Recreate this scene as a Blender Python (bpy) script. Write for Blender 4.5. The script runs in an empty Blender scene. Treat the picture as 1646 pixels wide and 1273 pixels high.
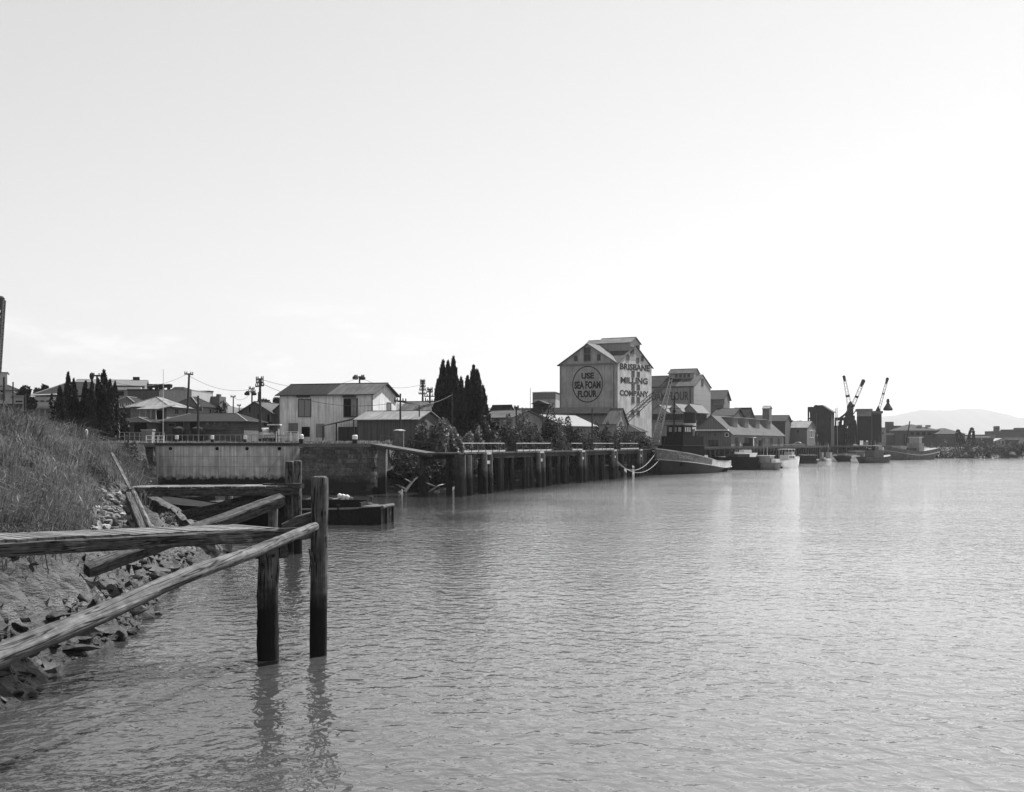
import bpy, math, random
import numpy as np
from mathutils import Vector, Matrix
R = math.radians
random.seed(7)
rng = np.random.default_rng(7)
S = bpy.context.scene
COL = S.collection

# ------------------------------------------------------------------ camera, sky, sun, exposure
FPX, CX, HY, EYE = 1900.0, 823.0, 713.0, 6.0        # focal length / principal point in photo pixels, eye height in metres
cam_d = bpy.data.cameras.new('camera'); cam = bpy.data.objects.new('camera', cam_d); COL.objects.link(cam)
cam.location = (0, 0, EYE); cam.rotation_euler = (R(90), 0, 0)
cam_d.sensor_width = 36.0; cam_d.lens = 36.0*FPX/1646.0; cam_d.shift_y = (HY-636.5)/1646.0
cam_d.clip_start = 0.2; cam_d.clip_end = 60000
S.camera = cam
SUN_EL, SUN_AZ = R(50), R(43)                        # azimuth measured from straight ahead towards the right
W = bpy.data.worlds.new('World'); S.world = W; W.use_nodes = True
nt = W.node_tree; nt.nodes.clear()
out = nt.nodes.new('ShaderNodeOutputWorld'); bg = nt.nodes.new('ShaderNodeBackground')
sky = nt.nodes.new('ShaderNodeTexSky'); sky.sky_type = 'NISHITA'; sky.sun_disc = False
sky.sun_elevation = SUN_EL; sky.sun_rotation = SUN_AZ
sky.air_density = 1.0; sky.dust_density = .7; sky.ozone_density = 1.0
sep = nt.nodes.new('ShaderNodeSeparateColor')        # black-and-white film sees the sky through its blue sensitivity
bg.inputs['Strength'].default_value = 0.15
nt.links.new(sky.outputs['Color'], sep.inputs['Color'])
mxs = nt.nodes.new('ShaderNodeMath'); mxs.operation = 'MULTIPLY'; mxs.inputs[1].default_value = 0.55
mxg = nt.nodes.new('ShaderNodeMath'); mxg.operation = 'MULTIPLY_ADD'; mxg.inputs[1].default_value = 0.45
nt.links.new(sep.outputs['Blue'], mxs.inputs[0]); nt.links.new(sep.outputs['Green'], mxg.inputs[0]); nt.links.new(mxs.outputs[0], mxg.inputs[2])
pw = nt.nodes.new('ShaderNodeMath'); pw.operation = 'POWER'; pw.inputs[1].default_value = .6; nt.links.new(mxg.outputs[0], pw.inputs[0])
# faint low clouds in the western sky
tcw = nt.nodes.new('ShaderNodeTexCoord'); mpw = nt.nodes.new('ShaderNodeMapping'); mpw.inputs['Scale'].default_value = (7, 7, 26); nt.links.new(tcw.outputs['Generated'], mpw.inputs['Vector'])
nzw = nt.nodes.new('ShaderNodeTexNoise'); nzw.inputs['Scale'].default_value = 1.6; nzw.inputs['Detail'].default_value = 7; nzw.inputs['Roughness'].default_value = .6; nt.links.new(mpw.outputs['Vector'], nzw.inputs['Vector'])
spw = nt.nodes.new('ShaderNodeSeparateXYZ'); nt.links.new(tcw.outputs['Generated'], spw.inputs[0])
def wmap(src, a, b, c, d):
    n = nt.nodes.new('ShaderNodeMapRange'); n.interpolation_type = 'SMOOTHSTEP'; n.inputs['From Min'].default_value = a; n.inputs['From Max'].default_value = b; n.inputs['To Min'].default_value = c; n.inputs['To Max'].default_value = d; nt.links.new(src, n.inputs['Value']); return n.outputs['Result']
def wm(op, a, b):
    n = nt.nodes.new('ShaderNodeMath'); n.operation = op
    for i, q in enumerate((a, b)):
        if isinstance(q, (int, float)): n.inputs[i].default_value = q
        else: nt.links.new(q, n.inputs[i])
    return n.outputs[0]
band = wm('MULTIPLY', wmap(spw.outputs['Z'], .03, .07, 0, 1), wmap(spw.outputs['Z'], .08, .13, 1, 0))
cl = wm('MULTIPLY', wm('MULTIPLY', wmap(nzw.outputs['Fac'], .5, .68, 0, .16), band), wmap(spw.outputs['X'], -.1, .1, 1, .2))
nt.links.new(wm('MULTIPLY', pw.outputs[0], wm('ADD', cl, 1.0)), bg.inputs['Color'])
nt.links.new(bg.outputs['Background'], out.inputs['Surface'])
sd = bpy.data.lights.new('sun', 'SUN'); sd.energy = 5.0; sd.angle = R(0.5); sd.color = (1, 1, 1)
sun = bpy.data.objects.new('sun', sd); COL.objects.link(sun)
sv = Vector((math.sin(SUN_AZ)*math.cos(SUN_EL), math.cos(SUN_AZ)*math.cos(SUN_EL), math.sin(SUN_EL)))
sun.rotation_euler = (-sv).to_track_quat('-Z', 'Y').to_euler(); sun.location = (30, 30, 60)
S.view_settings.view_transform = 'Standard'; S.view_settings.look = 'None'
S.view_settings.exposure = 0.93; S.view_settings.gamma = 1.0; S.view_settings.use_curve_mapping = False
S.render.engine = 'CYCLES'
S.cycles.max_bounces = 6; S.cycles.diffuse_bounces = 3; S.cycles.glossy_bounces = 3; S.cycles.transparent_max_bounces = 6
S.cycles.sample_clamp_indirect = 4.0
S.cycles.use_denoising = True

# ------------------------------------------------------------------ helpers
def X_at(px, Y): return (px-CX)/FPX*Y
def Z_at(py, Y): return EYE-(py-HY)/FPX*Y
def P(px, py, Y): return Vector((X_at(px, Y), Y, Z_at(py, Y)))
def YW(py, z=0.0): return (EYE-z)*FPX/(py-HY)         # distance of a point at height z seen on that row
def PW(px, py): y = YW(py); return Vector((X_at(px, y), y, 0))

class MB:
    def __init__(s): s.v = []; s.f = []
    def add(s, vs, fs):
        o = len(s.v); s.v += [tuple(p) for p in vs]; s.f += [tuple(i+o for i in f) for f in fs]
    def box(s, x0, x1, y0, y1, z0, z1):
        s.add([(x0,y0,z0),(x1,y0,z0),(x1,y1,z0),(x0,y1,z0),(x0,y0,z1),(x1,y0,z1),(x1,y1,z1),(x0,y1,z1)],
              [(0,3,2,1),(4,5,6,7),(0,1,5,4),(1,2,6,5),(2,3,7,6),(3,0,4,7)])
    def prism(s, pts, vec):
        n = len(pts); vec = Vector(vec); a = [Vector(p) for p in pts]; b = [p+vec for p in a]
        s.add(a+b, [tuple(reversed(range(n))), tuple(range(n, 2*n))]+[(i, (i+1) % n, n+(i+1) % n, n+i) for i in range(n)])
    def slab(s, pts, t): s.prism(pts, (0, 0, -t))
    def bar(s, a, b, w, h=None, up=(0,0,1)):
        a = Vector(a); b = Vector(b); h = h or w; d = (b-a).normalized(); up = Vector(up)
        if abs(d.dot(up)) > .98: up = Vector((0,1,0))
        r = d.cross(up).normalized()*w/2; u = r.cross(d).normalized()*h/2
        s.add([a-r-u, a+r-u, a+r+u, a-r+u, b-r-u, b+r-u, b+r+u, b-r+u],
              [(0,3,2,1),(4,5,6,7),(0,1,5,4),(1,2,6,5),(2,3,7,6),(3,0,4,7)])
    def tube(s, pts, rad, n=8, jit=0.0):
        pts = [Vector(p) for p in pts]; m = len(pts)
        if not isinstance(rad, (list, tuple)): rad = [rad]*m
        rings = []
        for i, p in enumerate(pts):
            d = (pts[min(i+1, m-1)]-pts[max(i-1, 0)]).normalized()
            up = Vector((0,0,1)) if abs(d.z) < .95 else Vector((0,1,0))
            r = d.cross(up).normalized(); u = r.cross(d)
            rings.append([p+(r*math.cos(2*math.pi*k/n)+u*math.sin(2*math.pi*k/n))*rad[i]*(1+random.uniform(-jit, jit)) for k in range(n)])
        s.loft(rings)
    def loft(s, rings, caps=True, close=True):
        n = len(rings[0]); vs = [p for r in rings for p in r]; fs = []
        for i in range(len(rings)-1):
            for k in range(n if close else n-1):
                fs.append((i*n+k, i*n+(k+1) % n, (i+1)*n+(k+1) % n, (i+1)*n+k))
        if caps: fs += [tuple(reversed(range(n))), tuple(range((len(rings)-1)*n, len(rings)*n))]
        s.add(vs, fs)
    def lathe(s, prof, c=(0,0,0), n=16):
        c = Vector(c)
        s.loft([[c+Vector((r*math.cos(2*math.pi*k/n), r*math.sin(2*math.pi*k/n), z)) for k in range(n)] for r, z in prof])
    def lattice(s, a, b, w0, w1, n, r):
        a = Vector(a); b = Vector(b); d = (b-a).normalized(); up = Vector((0,0,1)) if abs(d.z) < .9 else Vector((0,1,0))
        x = d.cross(up).normalized(); y = x.cross(d).normalized(); co = []
        for i in range(n+1):
            t = i/n; w = (w0+(w1-w0)*t)/2; p = a+(b-a)*t
            co.append([p+x*w+y*w, p-x*w+y*w, p-x*w-y*w, p+x*w-y*w])
        for k in range(4): s.bar(co[0][k], co[n][k], r*1.5)
        for i in range(n):
            for k in range(4):
                k2 = (k+1) % 4
                s.bar(co[i][k if i % 2 else k2], co[i+1][k2 if i % 2 else k], r)
    def mesh(s, name):
        me = bpy.data.meshes.new(name); me.from_pydata(s.v, [], s.f); me.update(); return me

def link(o, parent=None):
    COL.objects.link(o)
    if parent is not None: o.parent = parent
    return o
def obj(name, m, material, parent=None, smooth=False, label=None):
    me = m.mesh(name) if isinstance(m, MB) else m
    import bmesh
    if isinstance(m, MB):
        bm = bmesh.new(); bm.from_mesh(me); bmesh.ops.recalc_face_normals(bm, faces=bm.faces); bm.to_mesh(me); bm.free()
    o = bpy.data.objects.new(name, me); me.materials.append(material)
    if smooth: me.polygons.foreach_set('use_smooth', [True]*len(me.polygons))
    if label: o['label'] = label
    return link(o, parent)
def tag(o, label, cat, group=None, kind=None):
    o['label'] = label; o['category'] = cat
    if group: o['group'] = group
    if kind: o['kind'] = kind
    return o
def thing(name, label, cat, loc=(0,0,0), rz=0.0, group=None):
    o = bpy.data.objects.new(name, None); o.location = loc; o.rotation_euler = (0, 0, rz); o.empty_display_size = .3
    link(o); return tag(o, label, cat, group)
def npmesh(name, V, F4=None, F3=None):
    me = bpy.data.meshes.new(name); V = np.asarray(V, dtype=np.float32); lt = []; li = []
    if F4 is not None and len(F4): li.append(np.asarray(F4, np.int32).ravel()); lt.append(np.full(len(F4), 4, np.int32))
    if F3 is not None and len(F3): li.append(np.asarray(F3, np.int32).ravel()); lt.append(np.full(len(F3), 3, np.int32))
    li = np.concatenate(li); lt = np.concatenate(lt)
    me.vertices.add(len(V)); me.vertices.foreach_set('co', V.ravel())
    me.loops.add(len(li)); me.loops.foreach_set('vertex_index', li)
    me.polygons.add(len(lt)); me.polygons.foreach_set('loop_start', np.concatenate([[0], np.cumsum(lt)[:-1]]).astype(np.int32))
    me.polygons.foreach_set('loop_total', lt); me.update(calc_edges=True); me.validate(); me.shade_flat(); return me

# ------------------------------------------------------------------ materials (all greys: the photograph is black and white)
HAZE = 0.000075
WATER_C = .035
_mats = {}
def M(c, amt=.25, sc=(1,1,1), rough=.85, bump=0.0, bsc=None, spec=.1, island=0.0, tide=None, tidec=.012, tidew=.45, speck=0.0, spsc=6.0, corr=None, crack=None, metal=0.0, trans=0.0):
    c = c*.74
    key = (c, amt, sc, rough, bump, bsc, spec, island, tide, tidec, speck, spsc, corr, metal, trans, crack)
    if key in _mats: return _mats[key]
    m = bpy.data.materials.new('surface_%d' % len(_mats)); m.use_nodes = True; t = m.node_tree; N = t.nodes; Lk = t.links
    b = N['Principled BSDF']; b.inputs['Roughness'].default_value = rough; b.inputs['Specular IOR Level'].default_value = spec
    b.inputs['Metallic'].default_value = metal
    tc = N.new('ShaderNodeTexCoord'); mp = N.new('ShaderNodeMapping'); mp.inputs['Scale'].default_value = sc
    Lk.new(tc.outputs['Object'], mp.inputs['Vector'])
    nz = N.new('ShaderNodeTexNoise'); nz.inputs['Scale'].default_value = 1.0; nz.inputs['Detail'].default_value = 6; nz.inputs['Roughness'].default_value = .6
    Lk.new(mp.outputs['Vector'], nz.inputs['Vector'])
    mr = N.new('ShaderNodeMapRange'); mr.inputs['From Min'].default_value = .3; mr.inputs['From Max'].default_value = .7
    mr.inputs['To Min'].default_value = c*(1-amt); mr.inputs['To Max'].default_value = c*(1+amt)
    Lk.new(nz.outputs['Fac'], mr.inputs['Value']); val = mr.outputs['Result']
    def math_(op, a, b_, cl=False):
        n = N.new('ShaderNodeMath'); n.operation = op; n.use_clamp = cl
        for i, q in enumerate((a, b_)):
            if isinstance(q, (int, float)): n.inputs[i].default_value = q
            else: Lk.new(q, n.inputs[i])
        return n.outputs[0]
    if speck:
        n2 = N.new('ShaderNodeTexNoise'); n2.inputs['Scale'].default_value = spsc; n2.inputs['Detail'].default_value = 3
        Lk.new(tc.outputs['Object'], n2.inputs['Vector'])
        r2 = N.new('ShaderNodeMapRange'); r2.inputs['From Min'].default_value = .35; r2.inputs['From Max'].default_value = .65
        r2.inputs['To Min'].default_value = 1-speck; r2.inputs['To Max'].default_value = 1+speck
        Lk.new(n2.outputs['Fac'], r2.inputs['Value']); val = math_('MULTIPLY', val, r2.outputs['Result'])
    if island:
        g = N.new('ShaderNodeNewGeometry'); r3 = N.new('ShaderNodeMapRange')
        r3.inputs['To Min'].default_value = 1-island; r3.inputs['To Max'].default_value = 1+island
        Lk.new(g.outputs['Random Per Island'], r3.inputs['Value']); val = math_('MULTIPLY', val, r3.outputs['Result'])
    hb = nz.outputs['Fac']
    if bsc:
        n4 = N.new('ShaderNodeTexNoise'); m4 = N.new('ShaderNodeMapping'); m4.inputs['Scale'].default_value = bsc; n4.inputs['Scale'].default_value = 1; n4.inputs['Detail'].default_value = 5
        Lk.new(tc.outputs['Object'], m4.inputs['Vector']); Lk.new(m4.outputs['Vector'], n4.inputs['Vector']); hb = n4.outputs['Fac']
    if corr:                                   # corrugations / boards: (axis vector, lines per metre, tone depth)
        ax, f, dep = corr; sx = N.new('ShaderNodeVectorMath'); sx.operation = 'DOT_PRODUCT'; sx.inputs[1].default_value = ax
        Lk.new(tc.outputs['Object'], sx.inputs[0])
        ph = math_('FRACT', math_('MULTIPLY', sx.outputs['Value'], f), 0)
        gr = math_('LESS_THAN', ph, .16)
        val = math_('MULTIPLY', val, math_('SUBTRACT', 1.0, math_('MULTIPLY', gr, dep)))
    if crack:                                  # drying splits along the grain
        n6 = N.new('ShaderNodeTexNoise'); m6 = N.new('ShaderNodeMapping'); m6.inputs['Scale'].default_value = crack; n6.inputs['Scale'].default_value = 1; n6.inputs['Detail'].default_value = 2; n6.inputs['Distortion'].default_value = .1
        Lk.new(tc.outputs['Object'], m6.inputs['Vector']); Lk.new(m6.outputs['Vector'], n6.inputs['Vector'])
        ab = math_('ABSOLUTE', math_('SUBTRACT', n6.outputs['Fac'], .5), 0); r6 = N.new('ShaderNodeMapRange'); r6.inputs['From Min'].default_value = .008; r6.inputs['From Max'].default_value = .028; r6.inputs['To Min'].default_value = .12; r6.inputs['To Max'].default_value = 1
        Lk.new(ab, r6.inputs['Value']); val = math_('MULTIPLY', val, r6.outputs['Result'])
    if tide is not None:                       # weed and wet staining below high water
        g2 = N.new('ShaderNodeNewGeometry'); sp = N.new('ShaderNodeSeparateXYZ'); Lk.new(g2.outputs['Position'], sp.inputs[0])
        n5 = N.new('ShaderNodeTexNoise'); n5.inputs['Scale'].default_value = 1.7; n5.inputs['Detail'].default_value = 4; Lk.new(g2.outputs['Position'], n5.inputs['Vector'])
        lv = math_('ADD', sp.outputs['Z'], math_('MULTIPLY', math_('SUBTRACT', n5.outputs['Fac'], .5), 1.6))
        r5 = N.new('ShaderNodeMapRange'); r5.inputs['From Min'].default_value = tide-tidew; r5.inputs['From Max'].default_value = tide+tidew
        Lk.new(lv, r5.inputs['Value'])
        mix = N.new('ShaderNodeMix'); mix.data_type = 'FLOAT'; mix.inputs[2].default_value = tidec
        Lk.new(r5.outputs['Result'], mix.inputs[0]); Lk.new(val, mix.inputs[3]); val = mix.outputs[0]
    cc = N.new('ShaderNodeCombineColor')
    for k in ('Red', 'Green', 'Blue'): Lk.new(val, cc.inputs[k])
    Lk.new(cc.outputs['Color'], b.inputs['Base Color'])
    if bump:
        bp = N.new('ShaderNodeBump'); bp.inputs['Strength'].default_value = 1.0; bp.inputs['Distance'].default_value = bump
        Lk.new(hb, bp.inputs['Height']); Lk.new(bp.outputs['Normal'], b.inputs['Normal'])
    if trans:
        tr = N.new('ShaderNodeBsdfTranslucent'); Lk.new(cc.outputs['Color'], tr.inputs['Color']); ms = N.new('ShaderNodeMixShader'); ms.inputs[0].default_value = trans
        Lk.new(b.outputs[0], ms.inputs[1]); Lk.new(tr.outputs[0], ms.inputs[2]); Lk.new(ms.outputs[0], N['Material Output'].inputs['Surface'])
    _mats[key] = m; return m
VST = (5, 5, .35)                                       # vertical streaks on walls
iron_white = M(.82, .28, VST, corr=((.7,.7,0), 1.2, .18), speck=.1, spsc=.7)
iron_grey  = M(.26, .3, VST, corr=((.7,.7,0), 1.2, .2), speck=.12, spsc=.7)
iron_dark  = M(.08, .35, VST, corr=((.7,.7,0), 1.3, .25), speck=.15, spsc=.7)
board_grey = M(.14, .25, (1,1,5), corr=((0,0,1), 4.0, .3), speck=.12, spsc=.8)
board_pale = M(.4, .15, (1,1,5), corr=((0,0,1), 4.0, .2), speck=.1, spsc=.8)
board_dark = M(.06, .3, (1,1,5), corr=((0,0,1), 4.0, .3), speck=.15, spsc=.8)
roof_light = M(.24, .25, (2.5,.3,.3), corr=((1,0,0), 1.3, .14), speck=.12, spsc=.5)
roof_mid   = M(.1, .35, (2.5,.3,.3), corr=((1,0,0), 1.3, .2), speck=.15, spsc=.5)
roof_dark  = M(.022, .4, (2.5,.3,.3), corr=((1,0,0), 1.3, .25), speck=.2, spsc=.5)
roof_mid_v = M(.1, .35, (.3,2.5,.3), corr=((0,1,0), 1.3, .2), speck=.15, spsc=.5)
roof_light_v = M(.24, .25, (.3,2.5,.3), corr=((0,1,0), 1.3, .14), speck=.12, spsc=.5)
roof_dark_v = M(.022, .4, (.3,2.5,.3), corr=((0,1,0), 1.3, .25), speck=.2, spsc=.5)
brick_wall = M(.2, .25, (.6,.6,.6), speck=.25, spsc=5, corr=((0,0,1), 6, .15))
render_pale = M(.4, .15, VST, speck=.06, spsc=2)
render_grey = M(.22, .2, VST, speck=.08, spsc=2)
dark_open = M(.012, .2, rough=.9)
glass = M(.03, .2, rough=.12, spec=.6)
white_paint = M(.85, .12, (3,3,.6), rough=.5)
black_paint = M(.02, .3, rough=.45, speck=.2)
grey_paint = M(.28, .25, (2,2,.5), rough=.6, speck=.15)
steel = M(.1, .3, rough=.6, speck=.2)
steel_dark = M(.03, .3, rough=.7)
letter_black = M(.035, .35, (2,2,2), speck=.25, spsc=3)
timber_grey = M(.1, .55, (.8,14,14), bump=.05, bsc=(1,22,22), speck=.25, spsc=5, crack=(.35,11,11), spec=.1)
timber_log = M(.14, .55, (.5,9,9), bump=.06, bsc=(.7,16,16), speck=.25, spsc=4, crack=(.3,6,6), spec=.15)
pile_timber = M(.13, .5, (9,9,.6), bump=.04, bsc=(16,16,.9), speck=.3, spsc=4, tide=1.9, tidec=.014, crack=(7,7,.4), spec=.12)
wharf_timber = M(.05, .5, (3,3,.5), speck=.3, spsc=3, tide=2.4, tidec=.02)
deck_timber = M(.12, .35, (1,1,1), speck=.2, spsc=4)
pole_timber = M(.07, .3, (5,5,.4))
# ------------------------------------------------------------------ the ground, the bank, the river
RIVER = [(-9,-60),(-10.5,10),(-11.8,24),(-11.6,27),(-11.4,27.9),(-12.2,31.8),(-12.2,32.9),(-12.1,34.4),(-12,37.1),(-12.7,40.7),(-13.7,45.8),(-15.1,55),(-16,65.5),
         (-19.5,77),(-30,97),(-35,114),(-41.8,138),(-46,153),(-27,153),(-25.4,142),(-16.4,142),(-13,143.5),(-9.6,149),(-2.8,157),(6.2,181),(14.4,204),
         (23.8,231),(36,263),(55.6,300),(80,354),(110,422),(138,458),(161,492),(182,508),(190,480),(212,474),(270,474),(430,458),(900,420),(900,-200),(-9,-200)]
def vnoise(x, y, seed=0):
    xi = np.floor(x).astype(np.int64); yi = np.floor(y).astype(np.int64); fx = x-xi; fy = y-yi
    fx = fx*fx*(3-2*fx); fy = fy*fy*(3-2*fy)
    def h(a, b):
        n = (a*374761393+b*668265263+seed*1442695041) & 0x7fffffff
        n = ((n ^ (n >> 13))*1274126177) & 0x7fffffff
        return ((n ^ (n >> 16)) & 0xffff)/65535.0
    return (h(xi, yi)*(1-fx)+h(xi+1, yi)*fx)*(1-fy)+(h(xi, yi+1)*(1-fx)+h(xi+1, yi+1)*fx)*fy
def sdist(x, y):                                        # >0 on land, <0 in the river
    x = np.asarray(x, float); y = np.asarray(y, float); best = np.full(x.shape, 1e9); ins = np.zeros(x.shape, bool)
    n = len(RIVER)
    for i in range(n):
        ax, ay = RIVER[i]; bx, by = RIVER[(i+1) % n]; dx, dy = bx-ax, by-ay
        t = np.clip(((x-ax)*dx+(y-ay)*dy)/(dx*dx+dy*dy), 0, 1)
        best = np.minimum(best, np.hypot(x-ax-t*dx, y-ay-t*dy))
        if ay != by:
            c = (ay > y) != (by > y); ins ^= c & (x < dx*(y-ay)/dy+ax)
    return np.where(ins, -best, best)
def height(x, y):
    x = np.asarray(x, float); y = np.asarray(y, float); d = sdist(x, y)
    H = np.interp(y, [0, 50, 62, 90, 130, 165, 200, 240, 420, 480, 700], [6.75, 6.75, 6.6, 6.1, 6.0, 6.0, 5.4, 5.0, 4.8, 4.4, 4.4])
    L = np.interp(y, [0, 60, 90, 150, 200, 600], [10.5, 10.5, 10, 8.5, 9, 9])
    dock = (x > -75) & (x < -15.5) & (y > 137) & (y < 160)
    L = np.where(dock, 1.2, L)
    t = np.clip(d/L, 0, 1)
    prof = np.interp(t, [0, .12, .3, .5, .75, 1], [0, .13, .35, .56, .84, 1.0])
    z = H*prof
    near = (y < 140) & (x < 0)
    back = np.where(near, np.interp(y, [0, 45, 60, 85, 140], [0, 0, 0, 0, 0]), 0)
    z = z+np.clip(d-14, 0, 110)*np.where(x < 10, .014, .004)+back
    amp = np.clip((d+.6)/1.6, 0.0, 1)*np.where(dock, .05, 1)
    fade = np.interp(y, [0, 120, 200], [1, 1, .4])
    lo = np.clip(1-(d-2.5)/3, .25, 1)
    r1 = 1-np.abs(2*vnoise(x*.8+y*.5, y*1.3-x*.9, 1)-1); r2 = 1-np.abs(2*vnoise(x*3.1+y*.9, y*2.0-x, 2)-1)
    z = z+amp*fade*lo*((r1-.6)*.75+(r2-.5)*.4+(vnoise(x*5.3, y*4.7, 3)-.5)*.22)
    z = np.where(d < 0, np.maximum(d*.5, -3), z)
    return z
def hz(x, y): return float(height(np.array([x]), np.array([y]))[0])
def hit(px, py, y0=20, y1=260):                         # where the line of sight meets the ground
    ys = np.arange(y0, y1, .15); xs = (px-CX)/FPX*ys; zs = EYE-(py-HY)/FPX*ys
    b = np.nonzero(height(xs, ys) >= zs)[0]
    i = b[0] if len(b) else len(ys)-1
    return Vector((xs[i], ys[i], zs[i]))
gx = np.concatenate([[-14000,-9000,-5000,-2500,-1200,-700,-450,-320,-250], np.arange(-200,-60,7), np.arange(-60,-36,1), np.arange(-36,-20,.35), np.arange(-20,-8,.16), np.arange(-8,60,2), np.arange(60,260,5), np.arange(270,900,60), [1200,2500,5000,9000,14000]])
gy = np.concatenate([[-300,-100,-50], np.arange(-20,20,4), np.arange(20,70,.2), np.arange(70,160,1), np.arange(160,560,4), np.arange(580,1000,50), [1500,3000,6000,11000,16500]])
GX, GY = np.meshgrid(gx, gy); GZ = height(GX.ravel(), GY.ravel())
V = np.stack([GX.ravel(), GY.ravel(), GZ], 1); nx, ny = len(gx), len(gy)
idx = np.arange(nx*ny).reshape(ny, nx)
F = np.stack([idx[:-1,:-1].ravel(), idx[:-1,1:].ravel(), idx[1:,1:].ravel(), idx[1:,:-1].ravel()], 1)
def ground_mat():
    m = bpy.data.materials.new('bank_earth'); m.use_nodes = True; t = m.node_tree; N = t.nodes; Lk = t.links; b = N['Principled BSDF']
    g = N.new('ShaderNodeNewGeometry'); sp = N.new('ShaderNodeSeparateXYZ'); Lk.new(g.outputs['Position'], sp.inputs[0])
    n1 = N.new('ShaderNodeTexNoise'); n1.inputs['Scale'].default_value = 1.1; n1.inputs['Detail'].default_value = 8; n1.inputs['Roughness'].default_value = .65
    mp = N.new('ShaderNodeMapping'); mp.inputs['Scale'].default_value = (1, .6, 2.2); Lk.new(g.outputs['Position'], mp.inputs['Vector']); Lk.new(mp.outputs['Vector'], n1.inputs['Vector'])
    cr = N.new('ShaderNodeMapRange'); cr.inputs['From Min'].default_value = .32; cr.inputs['From Max'].default_value = .68; cr.inputs['To Min'].default_value = .008; cr.inputs['To Max'].default_value = .06
    Lk.new(n1.outputs['Fac'], cr.inputs['Value'])
    # mud towards the water, dry earth and grass above
    r = N.new('ShaderNodeMapRange'); r.inputs['From Min'].default_value = .2; r.inputs['From Max'].default_value = 1.3; r.inputs['To Min'].default_value = .35; r.inputs['To Max'].default_value = 1.0
    Lk.new(sp.outputs['Z'], r.inputs['Value'])
    mu = N.new('ShaderNodeMath'); mu.operation = 'MULTIPLY'; Lk.new(cr.outputs[0], mu.inputs[0]); Lk.new(r.outputs[0], mu.inputs[1])
    cc = N.new('ShaderNodeCombineColor')
    for k in ('Red','Green','Blue'): Lk.new(mu.outputs[0], cc.inputs[k])
    Lk.new(cc.outputs[0], b.inputs['Base Color'])
    rr = N.new('ShaderNodeMapRange'); rr.inputs['From Min'].default_value = .4; rr.inputs['From Max'].default_value = 3.0; rr.inputs['To Min'].default_value = .38; rr.inputs['To Max'].default_value = .9
    Lk.new(sp.outputs['Z'], rr.inputs['Value']); Lk.new(rr.outputs[0], b.inputs['Roughness'])
    bp = N.new('ShaderNodeBump'); bp.inputs['Distance'].default_value = .5; bp.inputs['Strength'].default_value = 1.0; Lk.new(n1.outputs['Fac'], bp.inputs['Height']); Lk.new(bp.outputs['Normal'], b.inputs['Normal'])
    return m
g = obj('ground', npmesh('ground', V, F), ground_mat(), smooth=True); g['kind'] = 'structure'; g['label'] = 'muddy river bank and land behind it'
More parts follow.
